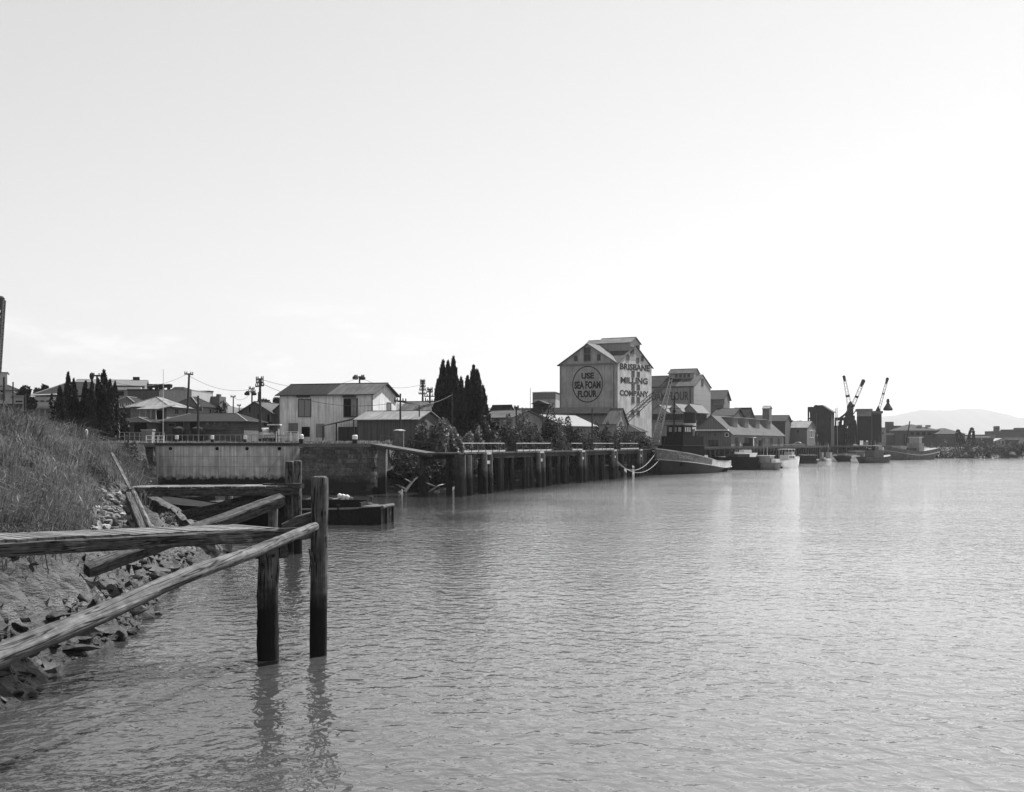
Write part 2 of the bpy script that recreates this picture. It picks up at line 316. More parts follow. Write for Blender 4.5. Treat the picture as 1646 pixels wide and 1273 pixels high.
def water_mat():
    m = bpy.data.materials.new('river_water'); m.use_nodes = True; t = m.node_tree; N = t.nodes; Lk = t.links; b = N['Principled BSDF']
    b.inputs['Base Color'].default_value = (WATER_C,)*3+(1,); b.inputs['Roughness'].default_value = .035; b.inputs['IOR'].default_value = 1.33; b.inputs['Specular IOR Level'].default_value = .5
    g = N.new('ShaderNodeNewGeometry'); prev = None
    sy = N.new('ShaderNodeSeparateXYZ'); Lk.new(g.outputs['Position'], sy.inputs[0])      # the reach by the wharves lies calmer than the water near the bridge
    cal = N.new('ShaderNodeMapRange'); cal.inputs['From Min'].default_value = 35; cal.inputs['From Max'].default_value = 150; cal.inputs['To Min'].default_value = 1.0; cal.inputs['To Max'].default_value = 1.0; Lk.new(sy.outputs['Y'], cal.inputs['Value'])
    wn = N.new('ShaderNodeTexNoise'); wn.inputs['Scale'].default_value = .045; wn.inputs['Detail'].default_value = 3; Lk.new(g.outputs['Position'], wn.inputs['Vector']); wr = N.new('ShaderNodeMapRange'); wr.inputs['From Min'].default_value = .35; wr.inputs['From Max'].default_value = .65; wr.inputs['To Min'].default_value = .55; wr.inputs['To Max'].default_value = 1.25; Lk.new(wn.outputs['Fac'], wr.inputs['Value'])
    wmx = N.new('ShaderNodeMath'); wmx.operation = 'MULTIPLY'; Lk.new(cal.outputs[0], wmx.inputs[0]); Lk.new(wr.outputs[0], wmx.inputs[1])
    for (sc, det, dist, rot) in (((1.45, 1.4, 1), 1.5, .08, 24), ((3.9, 3.5, 1), 2, .028, -14), ((.12, .2, 1), 1, .05, 30)):
        mp = N.new('ShaderNodeMapping'); mp.inputs['Scale'].default_value = sc; mp.inputs['Rotation'].default_value = (0, 0, R(rot)); Lk.new(g.outputs['Position'], mp.inputs['Vector'])
        n = N.new('ShaderNodeTexNoise'); n.inputs['Scale'].default_value = 1; n.inputs['Detail'].default_value = det; n.inputs['Roughness'].default_value = .45; n.inputs['Distortion'].default_value = .7
        Lk.new(mp.outputs['Vector'], n.inputs['Vector'])
        bp = N.new('ShaderNodeBump'); bp.inputs['Distance'].default_value = dist; Lk.new(wmx.outputs[0], bp.inputs['Strength']); Lk.new(n.outputs['Fac'], bp.inputs['Height'])
        if prev: Lk.new(prev, bp.inputs['Normal'])
        prev = bp.outputs['Normal']
    # muddy tone plus sky glare put into the colour, growing rightwards and with distance
    def mth(op, a, c):
        q = N.new('ShaderNodeMath'); q.operation = op
        for i, s in enumerate((a, c)):
            if isinstance(s, (int, float)): q.inputs[i].default_value = s
            else: Lk.new(s, q.inputs[i])
        return q.outputs[0]
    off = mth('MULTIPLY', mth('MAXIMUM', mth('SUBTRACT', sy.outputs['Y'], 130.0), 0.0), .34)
    mud_glare = N.new('ShaderNodeMapRange'); mud_glare.interpolation_type = 'SMOOTHSTEP'; mud_glare.inputs['From Min'].default_value = -9; mud_glare.inputs['From Max'].default_value = 9; mud_glare.inputs['To Min'].default_value = WATER_C; mud_glare.inputs['To Max'].default_value = WATER_GLARE; far = N.new('ShaderNodeMapRange'); far.inputs['From Min'].default_value = 30; far.inputs['From Max'].default_value = 180; far.inputs['To Min'].default_value = WATER_GLARE; far.inputs['To Max'].default_value = .3; Lk.new(sy.outputs['Y'], far.inputs['Value']); Lk.new(far.outputs[0], mud_glare.inputs['To Max'])
    Lk.new(mth('ADD', mth('SUBTRACT', sy.outputs['X'], off), mth('MULTIPLY', mth('SUBTRACT', wn.outputs['Fac'], .5), 9.0)), mud_glare.inputs['Value'])
    cw = N.new('ShaderNodeCombineColor')
    for k in ('Red','Green','Blue'): Lk.new(mud_glare.outputs[0], cw.inputs[k])
    Lk.new(cw.outputs[0], b.inputs['Base Color'])
    Lk.new(prev, b.inputs['Normal']); return m
WATER_GLARE = .14
mb = MB(); mb.add([(-60,-250,0),(900,-250,0),(900,640,0),(-60,640,0)], [(0,1,2,3)])
w = obj('river', mb, water_mat()); w['kind'] = 'structure'; w['label'] = 'rippled tidal river'

# far hills: real hills kilometres off, seen through the haze
def ridge(name, label, pts, Y, depth, base_py=716):
    n = 90; xs = np.linspace(pts[0][0], pts[-1][0], n); ys = np.interp(xs, [p[0] for p in pts], [p[1] for p in pts]); rows = []
    ys = ys+np.array([random.uniform(-.5, .5) for _ in range(n)])
    for k, (f, s) in enumerate(((-.5, 0), (-.3, .45), (-.12, .85), (0, 1), (.2, .7), (.5, 0))):
        for x, y in zip(xs, ys):
            yy = Y+depth*f; top = Z_at(y, Y)
            rows.append((X_at(x, Y), yy, 4+(top-4)*s*(1+(random.uniform(-.05, .05) if 0 < s < 1 else 0))))
    idx = np.arange(6*n).reshape(6, n); F = np.stack([idx[:-1,:-1].ravel(), idx[:-1,1:].ravel(), idx[1:,1:].ravel(), idx[1:,:-1].ravel()], 1)
    o = obj(name, npmesh(name, rows, F), M(.03, .3, (.004,.004,.004)), smooth=True); o['kind'] = 'structure'; o['label'] = label
ridge('mountain', 'long pale mountain across the river', [(1330,705),(1400,672),(1440,667),(1478,659),(1530,659.5),(1550,657),(1580,657.5),(1615,667),(1646,672),(1750,688),(1900,705)], 13000, 3500)
ridge('hills', 'low pale hills behind the sheds', [(250,690),(330,650),(350,647),(385,656),(450,652),(560,648),(640,648),(700,650),(780,655),(860,656),(930,662),(1010,672),(1150,690),(1300,694),(1420,700)], 5000, 1200)
# ------------------------------------------------------------------ foliage
def leaf_mesh(name, C, size, upb=.3, asp=1.6, jit=.4):
    C = np.asarray(C); n = len(C); a = rng.normal(size=(n,3)); a[:,2] *= 1; a /= np.linalg.norm(a,axis=1)[:,None]
    b = rng.normal(size=(n,3)); b -= (b*a).sum(1)[:,None]*a; b /= np.linalg.norm(b,axis=1)[:,None]
    a[:,2] += upb; s = size*(1+rng.uniform(-jit,jit,n))[:,None]
    u = a*s*asp*.5; v = b*s*.5
    V = np.stack([C-u, C+v*.9, C+u, C-v*.9],1).reshape(-1,3)
    return npmesh(name, V, np.arange(4*n).reshape(n,4))
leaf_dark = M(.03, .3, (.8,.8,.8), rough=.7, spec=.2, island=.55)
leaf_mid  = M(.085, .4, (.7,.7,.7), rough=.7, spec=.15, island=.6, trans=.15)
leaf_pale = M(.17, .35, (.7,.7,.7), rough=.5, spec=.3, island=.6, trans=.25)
def cypress_mesh(h, r, seed):
    g = np.random.default_rng(seed); n = int(4200); t = g.uniform(0,1,n)**.85; prof = np.interp(t,[0,.06,.2,.45,.7,.88,.96,1],[.55,.85,1,.92,.68,.36,.17,.02])
    ang = g.uniform(0,2*np.pi,n); lump = 1+.3*np.sin(ang*3+t*19+seed)+.2*np.sin(ang*5-t*31)
    rr = r*prof*lump*np.sqrt(g.uniform(.35,1,n)); z = t*h
    C = np.stack([rr*np.cos(ang)+.12*r*np.sin(t*5+seed), rr*np.sin(ang), z],1)
    return leaf_mesh('crown', C, .26, upb=.8, asp=1.8)
CYP = [cypress_mesh(1.0*10, 1.15, k) for k in range(4)]
def cypress(px, ytop, Y, wpx, k, label, group):
    x = X_at(px, Y); zg = hz(x, Y)-.2; h = Z_at(ytop, Y)-zg
    t = thing('cypress_tree', label, 'tree', (x,Y,zg), random.uniform(0,6), group)
    o = obj('crown', CYP[k % 4], leaf_dark, t) if not CYP[k % 4].users else link(bpy.data.objects.new('crown', CYP[k % 4]), t)
    o.scale = (wpx*Y/FPX/2.6, wpx*Y/FPX/2.6, h/10); 
    m = MB(); m.tube([(0,0,-.3),(0,0,h*.5)], [.22,.08], 7); obj('trunk', m, pole_timber, t)
def blob_leaves(blobs, n, leaf, name, upb=.3, asp=1.6):
    B = np.array(blobs, float); w = B[:,3]**2; pick = rng.choice(len(B), n, p=w/w.sum())
    d = rng.normal(size=(n,3)); d /= np.linalg.norm(d,axis=1)[:,None]; rr = rng.uniform(.45,1,n)**.5
    C = B[pick,:3]+d*(B[pick,3]*rr)[:,None]*np.array([1,1,.85]); C = C[C[:,2] > .02]
    return leaf_mesh(name, C, leaf, upb, asp)
def dome_leaves(n, w, h, leaf, name, low=.0):
    d = rng.normal(size=(n,3)); d /= np.linalg.norm(d,axis=1)[:,None]; d[:,2] = np.abs(d[:,2])-low*(rng.random(n) < .3); k = rng.normal(size=(9,3))*2.4; ph = rng.uniform(0,6,9)
    f = 1+sum(.085*np.sin(d@k[i]*1.6+ph[i]) for i in range(9)); rr = f*rng.uniform(.12,1,n)**.28
    C = d*rr[:,None]*np.array([w/2,w/2,h]); return leaf_mesh(name, C, leaf, .3, 1.6)
def bush(px, ytop, Y, wpx, label, mat=None, leaf=.3, n=900, ybase=None, name='bush', cat='bush', group=None, zg=None):
    x = X_at(px, Y); zg = hz(x, Y)-.2 if zg is None else zg; h = max(.7, Z_at(ytop, Y)-zg); w = wpx*Y/FPX
    o = obj(name, dome_leaves(n, w*1.15, h, leaf, name), mat or leaf_mid); o.location = (x,Y,zg); return tag(o, label, cat, group)
def tree(px, ytop, Y, wpx, label, mat=None, n=1500, leaf=.45, name='leafy_tree', zg=None):
    x = X_at(px, Y); zg = hz(x, Y)-.1 if zg is None else zg; h = Z_at(ytop, Y)-zg; w = wpx*Y/FPX; bl = []
    for _ in range(16):
        a = random.uniform(0,6.28); r = w*.5*math.sqrt(random.random())*.75; r0 = random.uniform(.14,.24)*w; z = h*random.uniform(.45,.8)+(h*.12*(1-r/(w*.5)))
        bl.append((r*math.cos(a), r*math.sin(a), min(z, h-r0*.8), r0))
    t = thing(name, label, 'tree', (x,Y,zg))
    obj('crown', blob_leaves(bl, n, leaf, 'crown'), mat or leaf_dark, t)
    m = MB(); m.tube([(0,0,-.3),(.1,0,h*.35),(0,.1,h*.6)], [w*.035,w*.028,w*.015], 7)
    for b in bl[:5]: m.tube([(.05,0,h*.35), (b[0]*.6,b[1]*.6,b[2]*.85), b[:3]], [w*.018,w*.012,w*.006], 5)
    obj('trunk', m, pole_timber, t)

# grass on the near bank: tens of thousands of blades, one mass
def blades(name, pts, length, width, bias=(.35,-.15), jl=.5):
    P0 = np.asarray(pts); n = len(P0); az = rng.uniform(0,2*np.pi,n); ln = length*(1+rng.uniform(-jl,jl,n))*(.45+1.15*vnoise(P0[:,0]*.6, P0[:,1]*.45, 12)); le = rng.uniform(.2,1.5,n)
    lx = np.cos(az)*le+bias[0]; ly = np.sin(az)*le+bias[1]; L = np.stack([lx,ly,np.zeros(n)],1)
    sd = np.stack([-np.sin(az+.7),np.cos(az+.7),np.zeros(n)],1)*(width*rng.uniform(.6,1.4,n))[:,None]*.5
    up = np.array([0,0,1.0]); P1 = P0+ln[:,None]*(.5*up+.18*L); P2 = P0+ln[:,None]*((.8-.36*le)[:,None]*up+.7*L)
    V = np.stack([P0-sd,P0+sd,P1+sd*.75,P1-sd*.75,P2],1).reshape(-1,3); b = np.arange(n)*5
    return npmesh(name, V, np.stack([b,b+1,b+2,b+3],1), np.stack([b+3,b+2,b+4],1))
def scatter(n, x0, x1, y0, y1, dmin, dmax, zmin=None):
    x = rng.uniform(x0,x1,n); y = rng.uniform(y0,y1,n); d = sdist(x,y); k = (d > dmin+1.2*(vnoise(x*.5,y*.5,5)-.3)) & (d < dmax); return x[k], y[k]
x, y = scatter(10500, -36, -13, 22, 92, 2.9, 15)
pxx = CX+FPX*x/y; pyy = HY+FPX*(EYE-height(x,y))/y; off_wall = ~((pyy > 772) & (pyy < 862) & (pxx > 150-(pyy-775)*.1) & (pxx < 204+(pyy-775)*.5)); off_wall &= ~(pxx > np.interp(pyy, [680,700,715,760,800,830], [172,184,192,216,226,240])); x, y = x[off_wall], y[off_wall]
keep = rng.uniform(0,1,len(x)) < .42+.8*vnoise(x*.45, y*.35, 9); x, y = x[keep], y[keep]
def clump(x, y, nb, spread):
    xx = np.repeat(x,nb)+rng.normal(0,spread,len(x)*nb); yy = np.repeat(y,nb)+rng.normal(0,spread,len(x)*nb)
    return np.stack([xx,yy,height(xx,yy)-.03],1)
grass_mat = M(.23, .6, (.55,.35,.55), rough=.6, spec=.25, island=.65, trans=.3)
tall = vnoise(x*.33+7, y*.28, 21) > .62
o = obj('grass', blades('grass', clump(x[tall], y[tall], 9, .3), 1.75, .04, jl=.35), M(.15, .6, (.4,.3,.4), rough=.6, island=.6, trans=.3)); tag(o, 'tall shaggy weed stalks standing in clumps above the near grass', 'weeds', kind='stuff')
o = obj('grass', blades('grass', clump(x, y, 17, .26), 1.0, .03), grass_mat); tag(o, 'long dry grass covering the near river bank', 'grass', kind='stuff')
x, y = scatter(2600, -60, -18, 92, 138, 5.5, 24); pxx = CX+FPX*x/y; x, y = x[pxx < 200], y[pxx < 200]
o = obj('grass', blades('grass', clump(x, y, 10, .35), .55, .06), grass_mat); tag(o, 'rough grass on the bank running back to the dark stone wall', 'grass', kind='stuff')
x, y = scatter(2600, -60, -14, 141, 168, .8, 16)
o = obj('grass', blades('grass', clump(x, y, 9, .4), .4, .07), grass_mat); tag(o, 'short grass behind the dock coping', 'grass', kind='stuff')
x, y = scatter(2200, -16, 30, 142, 245, 2.5, 12)
o = obj('grass', blades('grass', clump(x, y, 9, .4), .7, .08), grass_mat); tag(o, 'weeds on the bank behind the pile wharf', 'grass', kind='stuff')

# stones
def ico(sub=2):
    import bmesh
    bm = bmesh.new(); bmesh.ops.create_icosphere(bm, subdivisions=sub, radius=1); bm.verts.ensure_lookup_table()
    v = np.array([p.co[:] for p in bm.verts]); f = np.array([[q.index for q in p.verts] for p in bm.faces]); bm.free(); return v, f
IV, IF = ico()
IV1, IF1 = ico(1)
def rocks(name, C, size, flat=.7, block=False, jit=.35):
    Vs, Fs = [], []
    for i, c in enumerate(C):
        BV, BF = IV, IF; v = BV.copy(); k = rng.normal(size=(6 if block else 9,3)); k /= np.linalg.norm(k,axis=1)[:,None]
        if block: v = np.sign(v)*np.abs(v)**.45*.8
        for q in k:
            dt = v@q; v = v-np.clip(dt-(.5 if block else .42),0,None)[:,None]*q*.95
        v = v*(1+rng.normal(0,.04 if block else .07,(len(v),1)))
        s = size*(1 if block else math.exp(rng.normal(-.12,.45)))*(1+rng.uniform(-jit,jit,3))*np.array([1.15,1,flat]); a = rng.uniform(-.4,.4) if block else rng.uniform(0,6.28); ca, sa = math.cos(a), math.sin(a)
        v = v*s; ti = rng.uniform(-.35,.35); v = np.stack([v[:,0], v[:,1]*math.cos(ti)-v[:,2]*math.sin(ti), v[:,1]*math.sin(ti)+v[:,2]*math.cos(ti)],1)
        v = np.stack([v[:,0]*ca-v[:,1]*sa, v[:,0]*sa+v[:,1]*ca, v[:,2]],1)+np.asarray(c)
        Vs.append(v); Fs.append(BF+i*len(BV))
    return npmesh(name, np.concatenate(Vs), None, np.concatenate(Fs))
x, y = scatter(5200, -16, -10, 22, 62, -.3, 1.5); x, y = x[:1700], y[:1300]
o = obj('rubble', rocks('rubble', np.stack([x,y,height(x,y)-.05],1), .17, .6, jit=.7), M(.06, .4, (3,3,3), rough=.55, island=.5, bump=.03, bsc=(9,9,9))); tag(o, 'broken wet stones along the water edge of the mud bank', 'rubble', kind='stuff')
x, y = scatter(2500, -18, -12, 24, 62, 1.6, 4.6); x, y = x[:170], y[:170]
o = obj('rubble', rocks('rubble', np.stack([x,y,height(x,y)-.03],1), .1, .5, jit=.7), M(.09, .4, (3,3,3), island=.5)); tag(o, 'small stones scattered over the mud bank', 'rubble', kind='stuff')
# pitched stone revetment half under the grass
C = []
for r in range(15):
    f = r/14; pxl = 152+(-6)*f; pxr = 203+40*f; py = 779+73*f
    for c in range(13):
        g_ = (c+.5*(r % 2))/12.5
        if random.random() < .14 or (r < 4 and random.random() < .35) or g_ > 1: continue
        q = hit(pxl+(pxr-pxl)*g_, py, 30, 120); C.append((q.x, q.y, q.z+random.uniform(-.05,.06)))
o = obj('stone_revetment', rocks('stone_revetment', C, .2, .8, block=True, jit=.4), M(.22, .4, (3,3,3), island=.6, speck=.3, spsc=9)); tag(o, 'patch of pale pitched stones between the grass and the timbers', 'stones', kind='stuff')
# ------------------------------------------------------------------ near timbers
def timber(name, a, b, w, h, mat, parent=None, seg=16, jit=.025, rnd=None, base=(0,0,0), label=None, sag=0.0, up=(0,0,1), wob=0.0):
    a = Vector(a); b = Vector(b); L = (b-a).length; rings = []; n = 14 if rnd else 8
    wp = random.uniform(0,6)
    for i in range(seg+1):
        t = i/seg; wy = wob*(math.sin(t*7+wp)+.5*math.sin(t*17)); wz = wob*(math.sin(t*5+wp*2)+.5*math.sin(t*13+1)); ring = []; e = .86 if i in (0, seg) else 1
        for k in range(n):
            if rnd:
                an = 2*math.pi*k/n; r = rnd[0]+(rnd[1]-rnd[0])*t; r *= e*(1+random.uniform(-jit,jit)); p = (math.cos(an)*r, math.sin(an)*r)
            else:
                c = .09*min(w,h); q = [(w/2-c,-h/2),(w/2,-h/2+c),(w/2,h/2-c),(w/2-c,h/2),(-w/2+c,h/2),(-w/2,h/2-c),(-w/2,-h/2+c),(-w/2+c,-h/2)][k]
                p = (q[0]*e+random.uniform(-jit,jit)*w, q[1]*e+random.uniform(-jit,jit)*h)
            ring.append((t*L+(random.uniform(-.03,.03) if 0 < i < seg else 0), p[0]+wy, p[1]+wz-sag*4*t*(1-t)))
        rings.append(ring)
    m = MB(); m.loft(rings); o = obj(name, m, mat, parent, smooth=bool(rnd), label=label)
    d = (b-a).normalized(); up = Vector(up); y = up.cross(d).normalized() if abs(d.dot(up)) < .98 else Vector((0,1,0)); z = d.cross(y); 
    if abs(d.dot(up)) >= .98: y = z.cross(d) if z.length > .5 else y
    M4 = Matrix((d, y, d.cross(y))).transposed().to_4x4(); M4.translation = a-Vector(base); o.matrix_local = M4; return o
def pile(name, px, pbase, ptop, r0, r1, parent=None, base=(0,0,0), jit=.03, mat=None, Y=None, rag=0.0, n=18):
    y = Y or YW(pbase); x = X_at(px, y); zt = Z_at(ptop, y); rings = []; m = MB(); ph = random.uniform(0,6); H = zt+2.5
    for i in range(24):
        t = i/23; z = -2.5+H*t; r = r0+(r1-r0)*t; ring = []
        for k in range(n):
            an = 2*math.pi*k/n; q = r*(1+.05*math.sin(3*an+ph)+random.uniform(-jit,jit)+rag*max(0,random.random()-.75))
            ring.append((x-base[0]+q*math.cos(an)+.02*math.sin(t*5+ph), y-base[1]+q*math.sin(an), z-base[2]))
        rings.append(ring)
    for s, dz in ((.93,.04),(.8,.06),(.35,.065)):
        rings.append([(x-base[0]+(p[0]-x+base[0])*s, y-base[1]+(p[1]-y+base[1])*s, zt+dz-base[2]+random.uniform(-.01,.01)) for p in rings[23]])
    m.loft(rings); return obj(name, m, mat or pile_timber, parent, smooth=True)
y0 = 33.4; B0 = (X_at(470,y0), y0, 0)
J = thing('jetty_frame', 'weathered log jetty frame nearest the water with tall round pile and long sloping log', 'jetty', B0)
pile('pile', 513, 1053, 769, .25, .235, J, B0)
pile('pile', 431, 1059, 872, .31, .28, J, B0, jit=.06, rag=.5)
def plank_deck(A, Bv, width, parent, base, pw=.24, t=.07, skew=.0):
    A = Vector(A)-Vector(base); Bv = Vector(Bv)-Vector(base); dd = (Bv-A).normalized(); nn = Vector((-dd.y,dd.x,0)).normalized(); L_ = (Bv-A).length; m = MB(); s_ = 0
    while s_ < L_-.05:
        e_ = min(s_+pw*random.uniform(.85,1.15), L_); r0 = random.uniform(-.1,.06); r1 = width+random.uniform(-.12,.12); q = random.uniform(0,.025); g_ = .016
        if random.random() > .04: m.slab([A+dd*(s_+g_)+nn*r0+Vector((0,0,t+q)), A+dd*(e_-g_)+nn*r0+Vector((0,0,t+q)), A+dd*(e_-g_)+nn*r1+dd*skew+Vector((0,0,t+q*.4)), A+dd*(s_+g_)+nn*r1+dd*skew+Vector((0,0,t+q*.4))], t)
        s_ = e_
    return obj('plank_deck', m, plank_m, parent)
plank_m = M(.17, .35, (1.5,1.5,1.5), speck=.25, spsc=9, island=.3, bump=.012, bsc=(9,9,9))
timber('beam', P(-60,886.5,26.9), P(499,856.5,33.55), .4, .33, timber_grey, J, seg=30, jit=.035, base=B0)
plank_deck(P(-60,875.5,26.8), P(462,852.5,33.1), 2.2, J, B0)
q_ = (P(470,861,33.2)-P(-60,889,26.9)).normalized(); q_ = Vector((-q_.y,q_.x,0)).normalized()*1.85
timber('beam', P(-60,889,26.9)+q_, P(470,861,33.2)+q_, .36, .4, timber_grey, J, seg=12, jit=.035, base=B0)
timber('beam', P(456,852,33.6), P(506,832,33.8), .34, .42, timber_grey, J, seg=6, jit=.05, base=B0)
timber('brace', P(-70,1084,19.0), P(506,845,32.9), .46, .46, timber_log, J, seg=40, jit=.045, rnd=(.215,.135), base=B0, wob=.05)
timber('cross_block', P(412,886,33.7), P(457,886,33.2), .4, .42, timber_grey, J, seg=4, jit=.04, base=B0)
for px, py, Y in ((470,857,33.0),(456,861,32.8),(503,846,32.6),(440,893,32.7)):
    q = P(px,py,Y)-Vector(B0); m = MB(); m.loft([[(q.x+.045*math.cos(a*1.047), q.y+dy, q.z+.045*math.sin(a*1.047)) for a in range(6)] for dy in (-.12,.1)]); obj('bolt', m, steel_dark, J)
m = MB()
for (xa,ya,xb,yb) in ((497,882,503,925),(498,884,508,912),(501,888,497,921),(524,862,525,880)): m.tube([Vector(P(xa,ya,33.1))-Vector(B0), Vector(P(xb,yb,33.1))-Vector(B0)], [.03,.012], 5)
obj('splinter', m, timber_grey, J)
timber('fallen_brace', P(139,917,40.0), P(453,803,46.5), .42, .46, timber_grey, None, seg=24, jit=.03, up=(0,-.62,.78))
tag(bpy.data.objects['fallen_brace'], 'squared timber lying aslant from the mud bank up to a short post', 'timber')
o = pile('short_post', 439, 0, 812, .2, .19, Y=47); tag(o, 'short post standing under the raised end of the slanting squared timber', 'post')
y1 = 64.4; B1 = (X_at(470,y1), y1, 0)
J2 = thing('jetty_frame', 'second timber frame further in, its two piles standing close together', 'jetty', B1)
pile('pile', 465.5, 890, 743, .26, .26, J2, B1, Y=65.0); pile('pile', 478.5, 890, 742, .24, .22, J2, B1, Y=64.4)
timber('beam', P(205,792,63.2), P(482,789.5,64.0), .45, .42, timber_grey, J2, seg=20, jit=.03, base=B1)
plank_deck(P(203,785.6,63.0), P(462,783.6,63.8), 3.2, J2, B1, pw=.3)
timber('beam', P(205,789,66.0), P(470,787,66.8), .4, .4, timber_grey, J2, seg=8, jit=.03, base=B1)
timber('beam', P(425,781,65.5), P(486,781,63.5), .3, .3, timber_grey, J2, seg=5, jit=.05, base=B1)
timber('brace', P(232,843,74), P(455,792,66), .5, .55, timber_grey, J2, seg=14, jit=.03, base=B1)
timber('cap_timber', P(372,806,65), P(440,790,65), .3, .3, timber_grey, J2, seg=6, base=B1)
o = pile('mooring_post', 368, 0, 797, .25, .23, Y=72); tag(o, 'single dark post with rounded head under the further beam', 'post')
o = pile('mooring_post', 256, 0, 786, .3, .28, Y=84); tag(o, 'dark post at the foot of the bank where the further beam starts', 'post')
timber('plank', P(180,728,66), P(210,787,62.5), .16, .08, timber_log, seg=8); tag(bpy.data.objects['plank'], 'thin pale plank leaning down the grass to the further beam', 'plank')
timber('pole', P(214,790,61), P(242,852,52.5), .2, .2, timber_log, seg=8, rnd=(.13,.15)); tag(bpy.data.objects['pole'], 'pale round pole lying down the bank beside the pitched stones', 'pole')
timber('sleeper', P(206,795,60), P(232,860,51.5), .3, .35, timber_grey, seg=8); tag(bpy.data.objects['sleeper'], 'dark squared timber lying down the bank beside the pale pole', 'timber')

for (a, b_, w_, h_, lab) in ((P(250,806,98), P(348,801,96), .4, .45, 'dark squared timber lying level across the mud behind the further beam'),(P(300,838,77), P(432,799,82), .38, .45, 'dark timber slanting up behind the further beam, under the short post'),(P(246,826,88), P(330,846,74), .35, .4, 'dark timber fallen down the mud below the further beam'),(P(330,812,90), P(420,818,86), .35, .4, 'dark wet timber lying on the mud right of the rounded post')):
    o = timber('fallen_timber', a, b_, w_, h_, M(.045,.5,(.8,14,14),speck=.3,spsc=5,crack=(.5,9,9),spec=.1), seg=10, jit=.05); tag(o, lab, 'timber')
# barge and punt in the dock mouth, heap of rubble
def local_pts(root_loc, rz):
    c, s = math.cos(rz), math.sin(rz)
    return lambda p: Vector(((p[0]-root_loc[0])*c+(p[1]-root_loc[1])*s, -(p[0]-root_loc[0])*s+(p[1]-root_loc[1])*c, p[2]-root_loc[2]))
A = PW(613, 843.5); bx, by = A.x, A.y; th = R(-6)
bg_ = thing('barge', 'low flat open barge with a log fender moored in the dock mouth', 'barge', (bx,by,0), th)
hullm = M(.022, .4, (1,1,1), rough=.5, speck=.3); bdeck = M(.11, .4, (.8,6,1), speck=.3)
m = MB(); Lb, Wb = 9.0, 3.3
m.prism([(-Lb,0,-.6),(0,0,-.6),(0,0,1.27),(-2.5,0,1.12),(-Lb,0,.98)], (0,Wb,0)); obj('hull', m, hullm, bg_)
m = MB()
for y in (.0, Wb-.35): m.prism([(-Lb,y,1.03),(-2.5,y,1.17),(-.1,y,1.31),(-.1,y,1.36),(-2.5,y,1.22),(-Lb,y,1.08)], (0,.35,0))
m.box(-1.6,-.1,.36,Wb-.36,1.2,1.33); obj('deck', m, bdeck, bg_)
m = MB(); m.box(-8.6,-1.7,Wb-.62,Wb-.48,1.0,1.72); m.box(-1.8,-1.66,.5,Wb-.63,1.0,1.6); m.box(-8.6,-8.46,.5,Wb-.63,1.0,1.6); obj('coaming', m, hullm, bg_)
m = MB(); m.tube([(.12,-.3,1.3),(.14,1.5,1.33),(.12,Wb+.35,1.28)], [.14,.15,.13], 9, .05); obj('fender_log', m, timber_log, bg_)
for y in (1.1, Wb+.1):
    m = MB(); m.box(.05,.24,y-.12,y+.12,-.4,1.2); obj('fender_post', m, hullm, bg_)
for xx in (-4.4,-3.3):
    m = MB(); m.lathe([(.1,1.1),(.1,1.38),(.14,1.4),(.14,1.46)], (xx,.18,0), 8); obj('bollard', m, black_paint, bg_)
m = MB(); m.lathe([(.12,1.7),(.12,1.95),(.18,1.98),(.18,2.1)], (-1.4,Wb-.5,-.1), 10); obj('bollard', m, steel, bg_)
def hull_mesh(L, B, zb, zm, zs, draft, n=18, full=.6, tuck=.35, flare=1.0, trans=.5, bowl=.35, sheer=None):
    rings = []; info = []
    for i in range(n+1):
        s = i/n; x = L*(.5-s)                                   # s=0 bow (+x)
        hb = B/2*math.sin(math.pi/2*min(1,s/bowl))**(full+.1) if s < bowl else B/2*(1 if s < max(.6,bowl) else 1-(1-trans)*((s-max(.6,bowl))/(1-max(.6,bowl)))**1.8)
        hb = max(hb, .02); q = (2*s-.9); z = zm+(zb-zm)*max(0,(.55-s)/.55)**1.7+(zs-zm)*max(0,(s-.55)/.45)**1.8
        if sheer: z = float(np.interp(s, [0,.25,.5,.75,.9,1], sheer))
        wl = hb*(.55+.4*min(1,s/.4)) if s < .4 else hb*(.95-(tuck*((s-.75)/.25)**1.5 if s > .75 else 0)); rk = .5*(1-s/.25)*(z/3) if s < .25 else (-(.08*L*((s-.8)/.2)) if s > .8 else 0)
        xs = lambda zz: x+(rk if zz > 0 else 0)*(zz/max(z,.1))
        rings.append([(xs(z),hb,z),(xs(z*.5),(hb*.6+wl*.4),z*.5),(x,wl,0),(x-(.03*L if s < .1 else 0),wl*.75,-draft),(x-(.03*L if s < .1 else 0),-wl*.75,-draft),(x,-wl,0),(xs(z*.5),-(hb*.6+wl*.4),z*.5),(xs(z),-hb,z)])
        info.append((xs(z),hb,z))
    return rings, info
def shell(rings):
    m = MB(); m.loft(rings, caps=True, close=False); return m
pt = PW(300, 836); rz = R(-20)
pu = thing('punt', 'small dark open punt with pale gunwale below the further beam', 'boat', (X_at(300,93),93,0), rz)
rg, inf = hull_mesh(6.2, 1.9, 1.5, 1.35, 1.4, .3, trans=.7); obj('hull', shell(rg), hullm, pu)
m = MB(); 
for sg in (1,-1): m.tube([(a,b*sg,z+.02) for a,b,z in inf], .06, 6)
obj('gunwale', m, M(.45,.3,(1,1,1)), pu)
m = MB(); m.prism([(a,b,z-.4) for a,b,z in inf]+[(a,-b,z-.4) for a,b,z in reversed(inf)], (0,0,.05)); obj('floor', m, bdeck, pu)
C = []
